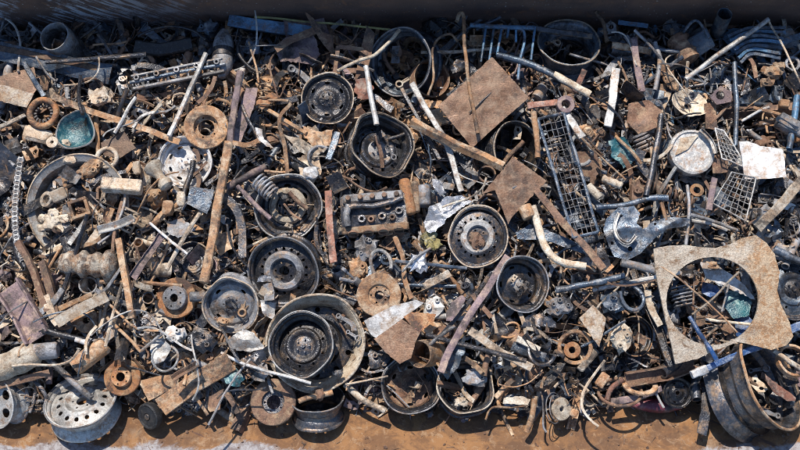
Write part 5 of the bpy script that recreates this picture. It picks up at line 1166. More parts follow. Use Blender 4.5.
box = empty('scrap_container', Matrix.Identity(4)); tag(box, 'rusty steel container around the scrap heap, with dark back wall and orange front plate', 'container')
def ff(x, v):
    y = yF0 + (yF1 - .06 - yF0) * v
    z = -.26 + .14 * v + .018 * noise.noise(Vector((x * 1.4, y * 2, 0))) + .006 * noise.noise(Vector((x * 5, y * 6, 3)))
    return (x, y + .02 * noise.noise(Vector((x * .9, v, 7))), z)
wavy(XS, [i / 24 for i in range(25)], ff, .02, 'front_plate', 'front_rust', box)
ye = yF1 - .06
g = G(); g.sweep([Vector((x, ye - .035 + .02 * noise.noise(Vector((x * .9, 1, 7))), -.115 + .018 * noise.noise(Vector((x * 1.4, ye * 2, 0))))) for x in XS[::2]], pr_flat(.09, .05), (0, 0, 1)); build(g, 'front_rail', 'front_rust', box)
def fo(x, v): return (x, ye - .03 - .02 * v, -.15 - 1.5 * v)
wavy(XS[::4], [i / 4 for i in range(5)], lambda x, v: (x, ye - .06 + .0 * v, -.15 - 1.5 * v), .0 + .004, 'front_outer_side', 'wall_rust', box)
WH = .43
def fb(x, v): return (x, yB + .012 * noise.noise(Vector((x * 1.1, v * 3, 0))) + .006 * noise.noise(Vector((x * 4, v * 9, 4))), -1.6 + (1.6 + WH) * v)
g0 = G()
vs = [i / 40 for i in range(41)]
nx = len(XS)
for s in (0, 1):
    for v in vs:
        for x in XS: p = fb(x, v); g0.v.append((p[0], p[1] + .03 * s, p[2]))
m_ = len(vs)
for j in range(m_ - 1):
    for i in range(nx - 1):
        a = j * nx + i; g0.f.append((a, a + 1, a + nx + 1, a + nx)); o_ = nx * m_; g0.f.append((o_ + a + nx, o_ + a + nx + 1, o_ + a + 1, o_ + a))
for i in range(nx - 1): a = (m_ - 1) * nx + i; g0.f.append((a, a + 1, a + 1 + nx * m_, a + nx * m_))
g0.mi = [0] * len(g0.f); build(g0, 'back_wall', 'wall_rust', box, smooth=60)
g = G(); g.sweep([Vector((x, yB + .01, WH + .03)) for x in XS[::8]], pr_flat(.11, .07), (0, 0, 1)); build(g, 'top_rail', 'wall_rust', box)
for sx in (-1, 1):
    g = G(); g.box(.03, yB - ye + .06, 2.1, Matrix.Translation((sx * 4.22, (yB + ye) / 2, -.55))); build(g, 'end_wall', 'wall_rust', box)
for i in range(9):
    g = G(); g.box(.09, .08, 2.0, Matrix.Translation((-4 + i, yB + .08, -.6))); build(g, 'rib', 'wall_rust', box)
# ground around it
m = bpy.data.materials.new('yard_ground'); m.use_nodes = True; N = m.node_tree.nodes; L = m.node_tree.links
n_ = N.new('ShaderNodeTexNoise'); n_.inputs['Scale'].default_value = 1.5; n_.inputs['Detail'].default_value = 10; r_ = N.new('ShaderNodeValToRGB')
r_.color_ramp.elements[0].color = (.10, .085, .07, 1); r_.color_ramp.elements[1].color = (.24, .21, .18, 1); tc_ = N.new('ShaderNodeTexCoord'); L.new(tc_.outputs['Object'], n_.inputs[0])
L.new(n_.outputs[0], r_.inputs[0]); L.new(r_.outputs[0], N['Principled BSDF'].inputs['Base Color']); N['Principled BSDF'].inputs['Roughness'].default_value = .95; MATS['yard_ground'] = m
g = G(); g.add([(-150, -150, -1.68), (150, -150, -1.68), (150, 150, -1.68), (-150, 150, -1.68)], [(0, 1, 2, 3)]); tag(build(g, 'ground', 'yard_ground', smooth=0), None, None, None, 'structure')

# ------------------------------------------------------------------ the heap's own shape
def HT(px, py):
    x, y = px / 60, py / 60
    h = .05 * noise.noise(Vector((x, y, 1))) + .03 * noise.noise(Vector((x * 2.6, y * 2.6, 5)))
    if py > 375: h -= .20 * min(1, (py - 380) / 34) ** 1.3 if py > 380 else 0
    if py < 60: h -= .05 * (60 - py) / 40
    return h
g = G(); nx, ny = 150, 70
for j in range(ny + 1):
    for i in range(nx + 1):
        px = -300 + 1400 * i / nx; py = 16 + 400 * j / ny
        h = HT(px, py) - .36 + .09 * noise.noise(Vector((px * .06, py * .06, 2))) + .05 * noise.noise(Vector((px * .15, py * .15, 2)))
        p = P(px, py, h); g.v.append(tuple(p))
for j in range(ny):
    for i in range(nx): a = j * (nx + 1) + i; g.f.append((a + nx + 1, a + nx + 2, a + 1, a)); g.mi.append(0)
tag(build(g, 'packed_scrap_bed', 'heap_dark', smooth=60), 'packed scrap and rust fines below the loose pieces, coloured dark as gap shade', 'scrap bed', None, 'stuff')

# ------------------------------------------------------------------ kinds of loose pieces; sizes around one unit = 10 px
def rnd(a, b): return random.uniform(a, b)
S = 10 * U
def curve3(n, L, bend, tw):
    ph = rnd(0, 6); out = []
    for i in range(n):
        t = i / (n - 1) - .5
        out.append(Vector((t * L, bend * L * (math.sin(t * 3.1 + ph) ), tw * L * math.cos(t * 4 + ph))))
    c = sum(out, Vector()) / n
    return [p - c for p in out]
def k_strip():
    g = G(); L = rnd(2.2, 5.5); g.sweep([p * S for p in curve3(9, L, rnd(0, .2), rnd(0, .14))], pr_flat(rnd(.28, .7) * S, rnd(.06, .12) * S)); return g
def k_rod():
    g = G(); L = rnd(2.6, 7); g.tube([p * S for p in curve3(8, L, rnd(0, .08), rnd(0, .08))], rnd(.09, .17) * S, 7); return g
def k_wire():
    g = G(); L = rnd(2.5, 5); g.tube([p * S for p in curve3(14, L, rnd(.1, .5), rnd(.05, .2))], rnd(.05, .08) * S, 5); return g
def k_pipe():
    g = G(); L = rnd(1.8, 5); r = rnd(.18, .4) * S
    pts = [p * S for p in curve3(8, L, rnd(0, .15), 0)]
    g.sweep(pts, pr_round(r, 12), caps=False); g.sweep(pts, [(a, b) for a, b in reversed(pr_round(r * .78, 12))], caps=False)
    nn = 96
    for e in (0, 7):
        for k in range(12): a, b = e * 12 + k, e * 12 + (k + 1) % 12; g.f.append((a, b, nn + e * 12 + (11 - (k + 1) % 12), nn + e * 12 + 11 - k)); g.mi.append(0)
    return g
def k_angle():
    g = G(); L = rnd(2, 5.5); g.sweep([p * S for p in curve3(6, L, rnd(0, .06), rnd(0, .05))], pr_angle(rnd(.45, .75) * S, .1 * S), roll=rnd(0, 6)); return g
def k_channel():
    g = G(); L = rnd(1.6, 3.4); g.sweep([p * S for p in curve3(6, L, rnd(0, .1), rnd(0, .05))], pr_chan(rnd(.6, .9) * S, rnd(.4, .6) * S, .09 * S), roll=rnd(0, 6)); return g
def k_bracket():
    a, b = rnd(.8, 1.4), rnd(.5, .9); q = rnd(.2, .4)
    poly = [(-a, -b), (a * .6, -b), (a, -b * .4), (a, b * .5), (a * .3, b), (-a * .5, b * .7), (-a, b)]
    g = sheet([(x * S, y * S) for x, y in poly], [[(x * S, y * S) for x, y in circ(-a * .5, 0, .2, 10)], [(x * S, y * S) for x, y in circ(a * .5, -.05, .26, 12)]], .11 * S, lambda x, y: max(0, (x - a * S * q)) * 1.1, .22 * S); return g
def k_scrap():
    n = random.randint(4, 7); a0 = rnd(0, 6)
    e_ = rnd(1.0, 1.9)
    poly = [(rnd(.6, 1.4) * math.cos(a0 + 2 * PI * i / n) * e_ * S, rnd(.6, 1.4) * math.sin(a0 + 2 * PI * i / n) / e_ * S) for i in range(n)]
    sd = rnd(0, 99)
    return sheet(poly, (), .06 * S, lambda x, y: .5 * S * noise.noise(Vector((x * 22, y * 22, sd))) + .18 * S * abs(noise.noise(Vector((x * 60, y * 60, sd)))), .2 * S, .2 * S, int(sd))
def k_fold():
    a, b = rnd(.9, 1.6), rnd(.6, 1.0); f = rnd(.6, 1.4)
    return sheet([(-a * S, -b * S), (a * S, -b * S * rnd(.6, 1)), (a * S * rnd(.7, 1), b * S), (-a * S, b * S)], (), .08 * S, lambda x, y: abs(x - .1 * S) * f * .8 + .1 * S * noise.noise(Vector((x * 30, y * 30, f))), .25 * S, .08 * S, int(f * 50))
def k_ring():
    g = G(); ri = rnd(.5, .8); t = rnd(.15, .5); k = rnd(.7, 1.15) * S
    g.lathe([(a * k, b * k) for a, b in ((ri, 0), (ri + .04, .04), (.95, .04), (1, 0), (1, -t), (ri, -t))], 26, closed=True, wob=.04, seed=rnd(0, 50)); return g
def k_flange():
    g = G(); k = rnd(.8, 1.2) * S
    q = disc_mesh(lambda r: .3 if r < .5 else (.3 - (r - .5) * 2.0 if r < .62 else .05), k, random.choice((4, 5, 6)), .78, .09, .26, 0, outer=1.0, depth=.12); g.add(q.v, q.f)
    g.lathe([(k, .05 * k), (k, -.12 * k), (.3 * k, -.14 * k)], 30); return g
def k_gear():
    g = G(); n = random.choice((14, 18, 22)); k = rnd(.7, 1.1) * S; t = rnd(.3, .6) * k; ri = rnd(.25, .5) * k
    out = []
    for i in range(n):
        for d, r in ((0, .84), (.22, .84), (.34, 1), (.66, 1), (.78, .84)):
            a = 2 * PI * (i + d) / n; out.append((r * k * math.cos(a), r * k * math.sin(a)))
    m_ = len(out); inn = [(ri * math.cos(math.atan2(y, x)), ri * math.sin(math.atan2(y, x))) for x, y in out]
    v = [(x, y, 0) for x, y in out] + [(x, y, t) for x, y in out] + [(x, y, t) for x, y in inn] + [(x, y, 0) for x, y in inn]; f = []
    for i in range(m_):
        j = (i + 1) % m_
        for q in range(3): f.append((q * m_ + i, q * m_ + j, (q + 1) * m_ + j, (q + 1) * m_ + i))
    g.add(v, f); return g
def k_bolt():
    g = G(); k = S; L = rnd(.9, 1.8)
    g.lathe([(0, 0), (.36 * k, 0), (.38 * k, .04 * k), (.38 * k, .22 * k), (.34 * k, .26 * k), (0, .27 * k)], 6, Matrix.Rotation(PI / 2, 4, 'Y'))
    g.lathe([(.17 * k, 0), (.17 * k, -L * k), (0, -L * k - .04 * k)], 10, Matrix.Rotation(PI / 2, 4, 'Y')); return g
def k_cast():
    g = G(); sd = rnd(0, 99); n, mm = 12, 8
    a, b, c = rnd(.7, 1.2), rnd(.5, .9), rnd(.35, .6)
    for L in range(random.randint(2, 3)):
        ox, oy = (rnd(-.8, .8), rnd(-.5, .5)) if L else (0, 0); q = 1 if not L else rnd(.4, .7); vs = []
        for j in range(mm + 1):
            ph = PI * j / mm
            for i in range(n):
                t = 2 * PI * i / n; d = Vector((math.sin(ph) * math.cos(t), math.sin(ph) * math.sin(t), math.cos(ph))); w = max(abs(d.x), abs(d.y), abs(d.z)); d2 = d / w ** .55
                r = (1 + .5 * noise.noise(d * 2 + Vector((sd, L, 0))) + .2 * noise.noise(d * 5 + Vector((sd, L, 0)))) * q
                vs.append(((d2.x * a * r + ox) * S, (d2.y * b * r + oy) * S, d2.z * c * r * S))
        g.add(vs, [(j * n + i, (j + 1) * n + i, (j + 1) * n + (i + 1) % n, j * n + (i + 1) % n) for j in range(mm) for i in range(n)])
    for i in range(3):
        k = rnd(.16, .28) * S; g.lathe([(k * .45, k * .3), (k * .5, k), (k * .9, k), (k, k * .8), (k, -k * 2)], 10, Matrix.Translation((rnd(-.6, .6) * a * S, rnd(-.5, .5) * b * S, c * S)))
    return g
def k_conrod():
    g = G(); L = rnd(1.6, 2.4)
    for x, r in ((-L / 2, .55), (L / 2, .34)):
        g.lathe([(r * .6 * S, -.18 * S), (r * S, -.18 * S), (r * S, .18 * S), (r * .6 * S, .18 * S)], 18, Matrix.Translation((x * S, 0, 0)), closed=True)
    g.sweep([Vector((-L / 2 + .5, 0, 0)) * S, Vector((0, 0, 0)) * S, Vector((L / 2 - .3, 0, 0)) * S], [(a * S, b * S) for a, b in ((-.24, -.12), (.24, -.12), (.24, .12), (.12, .12), (.12, .02), (-.12, .02), (-.12, .12), (-.24, .12))]); return g
def k_can():
    g = G(); k = rnd(.35, .6) * S; L = rnd(.9, 1.7) * S
    g.lathe([(k * .5, 0), (k * .55, .06 * S), (k * .95, .08 * S), (k, 0), (k, -L * .3), (k * 1.06, -L * .34), (k * 1.06, -L * .4), (k, -L * .44), (k, -L), (0, -L)], 20, Matrix.Rotation(rnd(.6, 1.6), 4, 'Y'), wob=.05, seed=rnd(0, 9)); return g
def k_shock():
    g = G(); L = rnd(1.4, 2.0) * S; R = Matrix.Rotation(PI / 2, 4, 'Y'); k = .3 * S
    g.lathe([(0, 0), (k, 0), (k, L), (k * .7, L + .05 * S), (.1 * S, L + .05 * S), (.1 * S, L * 1.7), (0, L * 1.7)], 14, R)
    g.lathe([(.12 * S, -.12 * S), (.28 * S, -.12 * S), (.28 * S, .12 * S), (.12 * S, .12 * S)], 14, Matrix.Translation((-.25 * S, 0, 0)) @ Matrix.Rotation(PI / 2, 4, 'X'), closed=True)
    g.lathe([(.1 * S, -.12 * S), (.24 * S, -.12 * S), (.24 * S, .12 * S), (.1 * S, .12 * S)], 14, Matrix.Translation((L * 1.7 + .18 * S, 0, 0)) @ Matrix.Rotation(PI / 2, 4, 'X'), closed=True); return g
def k_coil():
    g = G(); T_ = rnd(2, 5); n = int(T_ * 14); r = rnd(.35, .7) * S; L = rnd(.8, 2) * S
    g.tube([(L * i / n - L / 2, r * math.cos(i / 14 * 2 * PI), r * math.sin(i / 14 * 2 * PI)) for i in range(n + 1)], rnd(.06, .11) * S, 6); return g
def k_loop():
    g = G(); pts = []; a, b = rnd(.9, 1.7) * S, rnd(.5, 1.2) * S; e = rnd(4.2, 6.1); ph = rnd(0, 6)
    for i in range(20): t = e * i / 19 + ph; pts.append((a * math.cos(t), b * math.sin(t), .25 * S * math.sin(t * 2)))
    g.tube(pts, rnd(.06, .16) * S, 7); return g
def k_sqtube():
    g = G(); L = rnd(1.2, 2.6) * S; w = rnd(.4, .7) * S; t = w * .14
    o = [(-w / 2, -w / 2), (w / 2, -w / 2), (w / 2, w / 2), (-w / 2, w / 2)]; i_ = [(a * .74, b * .74) for a, b in o]
    v = []; 
    for x in (-L / 2, L / 2): v += [(x, a, b) for a, b in o] + [(x, a, b) for a, b in i_]
    f = []
    for k in range(4):
        j = (k + 1) % 4; f += [(k, j, 8 + j, 8 + k), (12 + k, 12 + j, 4 + j, 4 + k), (k, 4 + k, 4 + j, j), (8 + k, 8 + j, 12 + j, 12 + k)]
    g.add(v, f); return g
def k_arm():
    g = G(); pts = [p * S for p in curve3(9, rnd(2, 3), rnd(.15, .35), 0)]
    g.sweep(pts, pr_chan(.6 * S, .35 * S, .08 * S), roll=PI if random.random() < .5 else 0, scalef=lambda t: 1.25 - .6 * t)
    g.lathe([(.18 * S, -.25 * S), (.36 * S, -.25 * S), (.36 * S, .25 * S), (.18 * S, .25 * S)], 14, Matrix.Translation(pts[-1]), closed=True); return g
KINDS_ = {  # kind: (maker, variants, name, noun, category, share)
    'strip': (k_strip, 8, 'bent_strip', 'bent strip', 'strip', 17), 'rod': (k_rod, 6, 'loose_rod', 'rod', 'rod', 12), 'wire': (k_wire, 6, 'bent_wire', 'curved wire', 'wire', 13),
    'pipe': (k_pipe, 5, 'pipe_piece', 'pipe piece', 'pipe', 7), 'angle': (k_angle, 4, 'angle_iron', 'angle iron', 'angle bar', 6), 'chan': (k_channel, 4, 'channel_piece', 'channel piece', 'channel', 4),
    'bracket': (k_bracket, 5, 'bracket', 'holed bracket', 'bracket', 7), 'scrap': (k_scrap, 9, 'sheet_scrap', 'crumpled sheet scrap', 'sheet scrap', 14), 'fold': (k_fold, 5, 'folded_plate', 'folded plate', 'plate', 6),
    'ring': (k_ring, 5, 'loose_ring', 'ring', 'ring', 3), 'flange': (k_flange, 4, 'bolt_flange', 'flange with bolt holes', 'flange', 2), 'gear': (k_gear, 4, 'cog', 'gear', 'gear', 3),
    'bolt': (k_bolt, 3, 'hex_bolt', 'bolt', 'bolt', 4), 'cast': (k_cast, 9, 'metal_casting', 'lumpy casting', 'casting', 9), 'conrod': (k_conrod, 3, 'connecting_rod', 'connecting rod', 'connecting rod', 4),
    'can': (k_can, 4, 'small_canister', 'small canister', 'canister', 3), 'shock': (k_shock, 3, 'shock_absorber', 'shock absorber', 'shock absorber', 4), 'coil': (k_coil, 4, 'wire_coil', 'wire coil', 'coil', 4),
    'loop': (k_loop, 5, 'wire_loop', 'open loop', 'loop', 5), 'sqtube': (k_sqtube, 3, 'square_tube', 'square tube', 'tube', 3), 'arm': (k_arm, 4, 'suspension_link', 'suspension link', 'suspension link', 7)}
PROTO = {}
for k, v in KINDS_.items():
    PROTO[k] = []
    for i in range(v[1]):
        g = v[0]()
        g.jitter(.0022, 22, i * 7.3)
        PROTO[k].append(g)
MESHC = {}
def mesh_for(k, i, m):
    if (k, i, m) not in MESHC: MESHC[(k, i, m)] = PROTO[k][i].mesh(v_name(k), m, 35)
    return MESHC[(k, i, m)]
def v_name(k): return KINDS_[k][2]
# colour mixes by (px, py) centre; upper blues and extra darks paint in shade
REG = [((60, 40), 'dark_steel dark_steel steel_blue rust_brown black_oil steel_blue scale_grey'),
       ((400, 40), 'black_oil rust_brown purple_rust dark_steel steel_blue rust_tan'),
       ((720, 50), 'steel_blue sky_blue_paint dark_steel black_oil rust_brown steel_blue scale_grey'),
       ((70, 170), 'dusty_tan rust_tan rust_brown scale_grey dark_steel dark_steel chalky black_oil'),
       ((90, 310), 'dusty_tan rust_tan rust_brown purple_rust scale_grey dark_steel dark_steel black_oil dusty_tan'),
       ((240, 130), 'rust_tan rust_brown dusty_tan dark_steel steel_blue rust_tan dark_steel black_oil black_oil scale_grey'),
       ((330, 240), 'rust_tan rust_brown dark_steel black_oil dusty_tan black_oil steel_blue dark_steel black_oil scale_grey'),
       ((440, 300), 'dark_steel black_oil rust_brown scale_grey rust_tan steel_blue black_oil pale_grey'),
       ((560, 340), 'rust_brown dusty_tan dark_steel scale_grey black_oil black_oil rust_tan steel_blue dark_steel'),
       ((600, 180), 'dark_steel rust_brown rust_tan steel_blue scale_grey black_oil black_oil'),
       ((720, 180), 'scale_grey dark_steel black_oil rust_brown steel_blue pale_grey dusty_tan'),
       ((730, 300), 'dark_steel steel_blue black_oil rust_brown scale_grey'),
       ((400, 400), 'rust_brown dark_steel black_oil rust_tan purple_rust'), ((130, 390), 'dark_steel rust_brown dusty_tan scale_grey rust_tan'),
       ((700, 400), 'black_oil rust_brown purple_rust dark_steel')]
def pick_mat(px, py):
    d = sorted(((px - a) ** 2 + (py - b) ** 2 * 1.3 + random.uniform(0, 9000), s) for (a, b), s in REG)
    return random.choice(d[0][1].split())
def segd(px, py, f):
    x0, y0, x1, y1, r, zb = f; dx, dy = x1 - x0, y1 - y0; L = dx * dx + dy * dy
    t = 0 if L == 0 else max(0, min(1, ((px - x0) * dx + (py - y0) * dy) / L))
    return math.hypot(px - x0 - t * dx, py - y0 - t * dy) - r
def limit(px, py, size):
    """how high a piece of this radius (px) may lie here without covering a larger thing"""
    z = 9.
    for f in FOOT:
        if segd(px, py, f) < size: z = min(z, f[5])
    return z
def rrot(tl=.55):
    a = rnd(0, 2 * PI); return Quaternion((math.cos(a), math.sin(a), 0), abs(random.gauss(0, tl))) @ Quaternion((0, 0, 1), rnd(0, 2 * PI))

# ---- fine loose scrap nobody could count: bits and wires filling the gaps
def stuff(name, label, kinds, mats, n, smin, smax, dmin, dmax, seed, tl=.6, topz=.0):
    rs = random.getstate(); random.seed(seed)
    V = []; F = []; MI = []; off = 0
    arr = {}
    for k in kinds:
        for i, g in enumerate(PROTO[k]): arr[(k, i)] = (np.array(g.v), g.f)
    keys = list(arr)
    for _ in range(n):
        px, py = rnd(-130, 930), 24 + 396 * random.random()
        s = rnd(smin, smax); mi = pick_mat(px, py)
        if mi not in mats: mi = random.choice(mats)
        h = HT(px, py) - rnd(dmin, dmax)
        lim = limit(px, py, 7 * s)
        if lim < h: h = lim - rnd(.0, .06)
        if py > 408 + 6 * noise.noise(Vector((px * .03, 0, 0))): continue
        v, f = arr[random.choice(keys)]
        R = np.array((rrot(tl)).to_matrix()) * s
        V.append(v @ R.T + np.array(P(px, py, h)))
        F.append([tuple(a + off for a in q) for q in f]); off += len(v); MI += [mats.index(mi)] * len(f)
    me = bpy.data.meshes.new(name); me.from_pydata(np.concatenate(V).tolist(), [], [q for f in F for q in f])
    for m_ in mats: me.materials.append(MATS[m_])
    me.polygons.foreach_set('material_index', MI); me.polygons.foreach_set('use_smooth', [True] * len(MI)); me.set_sharp_from_angle(angle=R_(35)); me.update()
    o = bpy.data.objects.new(name, me); col.objects.link(o); tag(o, label, 'loose scrap', None, 'stuff'); random.setstate(rs); return o
allm = ['dark_steel', 'black_oil', 'rust_brown', 'rust_tan', 'dusty_tan', 'scale_grey', 'steel_blue', 'purple_rust', 'chalky', 'sky_blue_paint', 'pale_grey', 'foil']
stuff('loose_scrap_bits', 'countless small rusty and oily metal bits filling the gaps of the heap', ['scrap', 'strip', 'bracket', 'cast', 'angle', 'fold', 'can', 'arm', 'chan', 'pipe'], allm, 3400, .7, 1.7, .03, .32, 5, .7)
stuff('fine_scrap_bits', 'fine metal crumbs, clips and chips between the larger pieces', ['scrap', 'scrap', 'strip', 'strip', 'bolt', 'cast', 'rod', 'conrod', 'bracket', 'angle', 'pipe', 'fold', 'arm'], allm, 5200, .25, .7, .0, .2, 6, .7)
stuff('tangled_wires', 'thin tangled rusty wires woven all through the heap', ['wire', 'rod', 'loop', 'rod', 'strip'], ['rust_tan', 'dusty_tan', 'rust_brown', 'dark_steel', 'scale_grey'], 3000, .45, 1.25, -.03, .09, 7, .35)

stuff('fine_wires', 'hair-thin rusty wires and slivers scattered over the heap', ['wire', 'rod', 'strip', 'loop', 'angle'], ['rust_tan', 'dusty_tan', 'rust_brown', 'dark_steel', 'scale_grey', 'black_oil'], 5200, .25, .7, -.035, .05, 8, .45)
rs = random.getstate(); random.seed(77); V = []; F = []; off = 0     # flakes and grit on the front plate
keys = [g for k in ('scrap', 'strip', 'cast', 'rod') for g in PROTO[k]]
for _ in range(420):
    x = rnd(-3, 3); v = rnd(.25, 1) ; p = ff(x, v); s = abs(random.gauss(0, .08)) + .03; g = random.choice(keys)
    R = np.array(rrot(.2).to_matrix()) * s; V.append(np.array(g.v) @ R.T + np.array((p[0], p[1], p[2] + .006))); F += [tuple(a + off for a in q) for q in g.f]; off += len(g.v)
me = bpy.data.meshes.new('grit'); me.from_pydata(np.concatenate(V).tolist(), [], F); me.materials.append(MATS['rust_brown']); o = bpy.data.objects.new('rust_grit', me); col.objects.link(o)
tag(o, 'rust flakes and grit scattered on the orange front plate', 'grit', None, 'stuff'); random.setstate(rs)
# ---- loose pieces one can tell apart
DIRS = ['right of', 'above and right of', 'above', 'above and left of', 'left of', 'below and left of', 'below', 'below and right of']
used = set(); nkind = {}
def make_label(k, m, px, py, s):
    noun = KINDS_[k][3]; size = 'small ' if s < .8 else ('large ' if s > 1.25 else '')
    near = sorted((math.hypot(px - a, py - b), a, b, ph) for a, b, ph in LAND)[:8]
    c = COLN[m]
    cands = []
    for d, a, b, ph in near[:4]:
        dr = DIRS[int(((math.degrees(math.atan2(b - py, px - a)) + 360 + 22.5) % 360) // 45)]
        adv = 'just ' if d < 32 else ''
        cands.append(f'{size}{c} {noun} {adv}{dr} the {ph}')
    for d, a, b, ph in near[1:6]:
        if near[0][3] != ph: cands.append(f'{size}{c} {noun} between the {near[0][3]} and the {ph}')
    for q in cands:
        if q not in used and 4 <= len(q.split()) <= 16: used.add(q); return q
    return None
bag = [k for k, v in KINDS_.items() for _ in range(v[5])]
placed = []
tries = 0
while len(placed) < 860 and tries < 14000:
    tries += 1
    px, py = rnd(-4, 804), rnd(26, 412)
    k = random.choice(bag); s = rnd(.75, 1.6) * (1.2 if random.random() < .15 else 1)
    if py > 395: s = min(s, .9)
    if any((px - a) ** 2 + (py - b) ** 2 < (5.6 * (s + t)) ** 2 for a, b, t in placed): continue
    lim = limit(px, py, 6 * s)
    h = HT(px, py) + rnd(-.03, .035)
    if lim < h:
        if lim < h - .1 and random.random() < .75: continue
        h = lim - rnd(0, .02)
    m_ = pick_mat(px, py); lb = make_label(k, m_, px, py, s)
    if not lb: continue
    if nkind.get(k, 0) >= 290: continue
    nkind[k] = nkind.get(k, 0) + 1
    i = random.randrange(len(PROTO[k]))
    o = bpy.data.objects.new(KINDS_[k][2], mesh_for(k, i, m_)); col.objects.link(o)
    q = rrot(.42 if k not in ('wire', 'rod', 'loop') else .25).to_matrix().to_4x4() @ Matrix.Scale(s, 4); q = Matrix.Translation(P(px, py, h)) @ Matrix.Rotation(TILT * .35, 4, 'X') @ q
    o.matrix_basis = q; tag(o, lb, KINDS_[k][4], 'loose ' + KINDS_[k][3] + ' pieces in the scrap heap'); placed.append((px, py, s))
# long thin pieces lying across everything
for _ in range(420):
    if len([1 for u_ in placed if u_[2] == 0]) > 105: break
    px, py = rnd(5, 795), rnd(40, 395); k = random.choice(['rod', 'rod', 'rod', 'wire', 'wire', 'strip', 'angle', 'loop'])
    if math.hypot(px - 712, py - 301) < 78 or any(math.hypot(px - a, py - b) < 20 for a, b in ((76, 129), (43, 113), (283, 272), (478, 237), (692, 152), (763, 160))): continue
    if any(f[0] == f[2] and f[4] > 14 and math.hypot(px - f[0], py - f[1]) < f[4] + 7 for f in FOOT): continue
    s = rnd(1.0, 1.7); m_ = random.choice(['rust_tan', 'dusty_tan', 'rust_brown', 'dark_steel', 'scale_grey', 'black_oil', 'steel_blue', 'pale_grey'])
    if k in ('pipe', 'angle', 'strip'): s *= .62
    lb = make_label(k, m_, px, py, s)
    if not lb: continue
    i = random.randrange(len(PROTO[k])); o = bpy.data.objects.new(KINDS_[k][2], mesh_for(k, i, m_)); col.objects.link(o)
    o.matrix_basis = Matrix.Translation(P(px, py, HT(px, py) + rnd(.05, .14))) @ rrot(.14).to_matrix().to_4x4() @ Matrix.Scale(s, 4)
    tag(o, lb, KINDS_[k][4], 'loose ' + KINDS_[k][3] + ' pieces in the scrap heap'); placed.append((px, py, 0))
# scraps that fell into the wheels and the basin
INS = [(383, 150, 22, 5, 'dented deep rim'), (316, 372, 30, 5, 'big pale dish rim'), (345, 330, 14, 3, 'big pale dish rim'), (523, 290, 18, 4, 'deep blue-black rim'), (411, 386, 18, 6, 'oily rim with cap'), (466, 388, 18, 9, 'pale-lipped bottom rim'),
       (569, 44, 22, 8, 'shaded black drum rim'), (398, 66, 24, 9, 'wide shaded drum'), (518, 152, 20, 6, 'ribbed black drum'), (770, 390, 34, 12, 'huge truck rim'), (84, 208, 34, 60, 'round basin'), (288, 210, 18, 5, 'rim with chalky centre'),
       (230, 312, 16, 4, 'pale slotted rim'), (283, 285, 20, 3, 'rim with silvery centre'), (636, 338, 12, 4, 'drum beside holed plate'), (712, 301, 34, 14, "big plate's hole"), (196, 170, 16, 6, 'white half-hidden rim'), (478, 250, 14, 2, 'round-holed rim')]
depth = {'huge truck rim': .06, 'round basin': -.06, 'shaded black drum rim': .1, 'wide shaded drum': .1, 'ribbed black drum': .06, "big plate's hole": .05, 'white half-hidden rim': -.04}
TXT = ['resting in', 'near the upper edge inside', 'near the left side inside', 'near the right side inside', 'near the lower edge inside']
cnt = 0
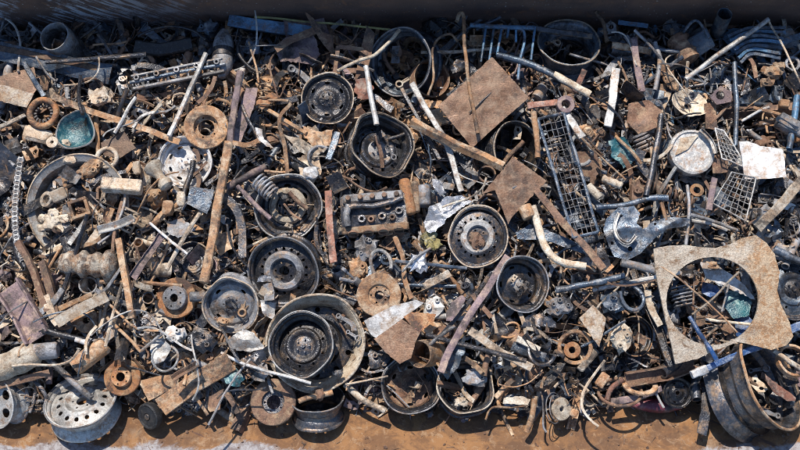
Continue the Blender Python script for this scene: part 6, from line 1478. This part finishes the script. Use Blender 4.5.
for cx, cy, rr_, n, ph in INS:
    for _ in range(n):
        a = rnd(0, 2 * PI); d = rr_ * math.sqrt(random.random()); px, py = cx + d * math.cos(a), cy + d * math.sin(a)
        k = random.choice(['scrap', 'strip', 'bracket', 'cast', 'rod', 'angle', 'fold', 'bolt', 'arm', 'conrod', 'wire', 'pipe']); m_ = random.choice(['rust_tan', 'rust_brown', 'dusty_tan', 'dark_steel', 'scale_grey', 'black_oil', 'rust_brown'])
        w_ = TXT[0] if d < rr_ * .4 else TXT[{0: 3, 1: 4, 2: 2, 3: 1}[int(((math.degrees(a) + 45) % 360) // 90)]]
        lb = f'{COLN[m_]} {KINDS_[k][3]} {w_} the {ph}'
        if lb in used: lb = f'{random.choice(("thin", "short", "tilted", "small"))} ' + lb
        if lb in used: continue
        used.add(lb); i = random.randrange(len(PROTO[k])); s = rnd(.4, .8) * (1.3 if ph in ('round basin', 'huge truck rim') else 1)
        base = .11 - .5 * 30 * U if ph not in depth else -depth[ph]
        if ph in ('rim with silvery centre', 'round-holed rim', 'rim with chalky centre', 'pale slotted rim'): base = .045
        if ph in ('oily rim with cap', 'pale-lipped bottom rim'): base = -.10
        if ph == 'huge truck rim': base = -.12
        if ph == 'round basin': base = .035
        o = bpy.data.objects.new(KINDS_[k][2], mesh_for(k, i, m_)); col.objects.link(o)
        o.matrix_basis = Matrix.Translation(P(px, py, base + rnd(0, .03))) @ rrot(.4).to_matrix().to_4x4() @ Matrix.Scale(s, 4)
        tag(o, lb, KINDS_[k][4], 'loose ' + KINDS_[k][3] + ' pieces in the scrap heap'); cnt += 1
print('LOOSE', cnt, len(placed), 'tries', tries, 'heroes', len(LAND))

# ------------------------------------------------------------------ light
w = bpy.data.worlds.new('World'); scene.world = w; w.use_nodes = True; N = w.node_tree.nodes; L = w.node_tree.links
sky = N.new('ShaderNodeTexSky'); sky.sky_type = 'NISHITA'; sky.sun_disc = False
SD = Vector((-.33, 1.0, 1.72)).normalized()          # towards the sun
el = math.asin(SD.z); azm = math.atan2(SD.x, SD.y)
sky.sun_elevation = el; sky.sun_rotation = azm; sky.air_density = 1.0; sky.dust_density = .3; sky.ozone_density = 4.0
L.new(sky.outputs[0], N['Background'].inputs[0]); N['Background'].inputs[1].default_value = .15
sd = bpy.data.lights.new('sun', 'SUN'); sd.energy = 5.0; sd.angle = R_(.5); sd.color = (1, .93, .84); so = bpy.data.objects.new('sun', sd); col.objects.link(so)
so.rotation_euler = SD.to_track_quat('Z', 'Y').to_euler(); so.location = (0, 0, 5)
vs = scene.view_settings; vs.view_transform = 'Standard'; vs.look = 'None'; vs.gamma = 1; vs.use_curve_mapping = False; vs.exposure = .32; scene.cycles.filter_width = 1.0
scene.cycles.max_bounces = 5; scene.cycles.use_denoising = True
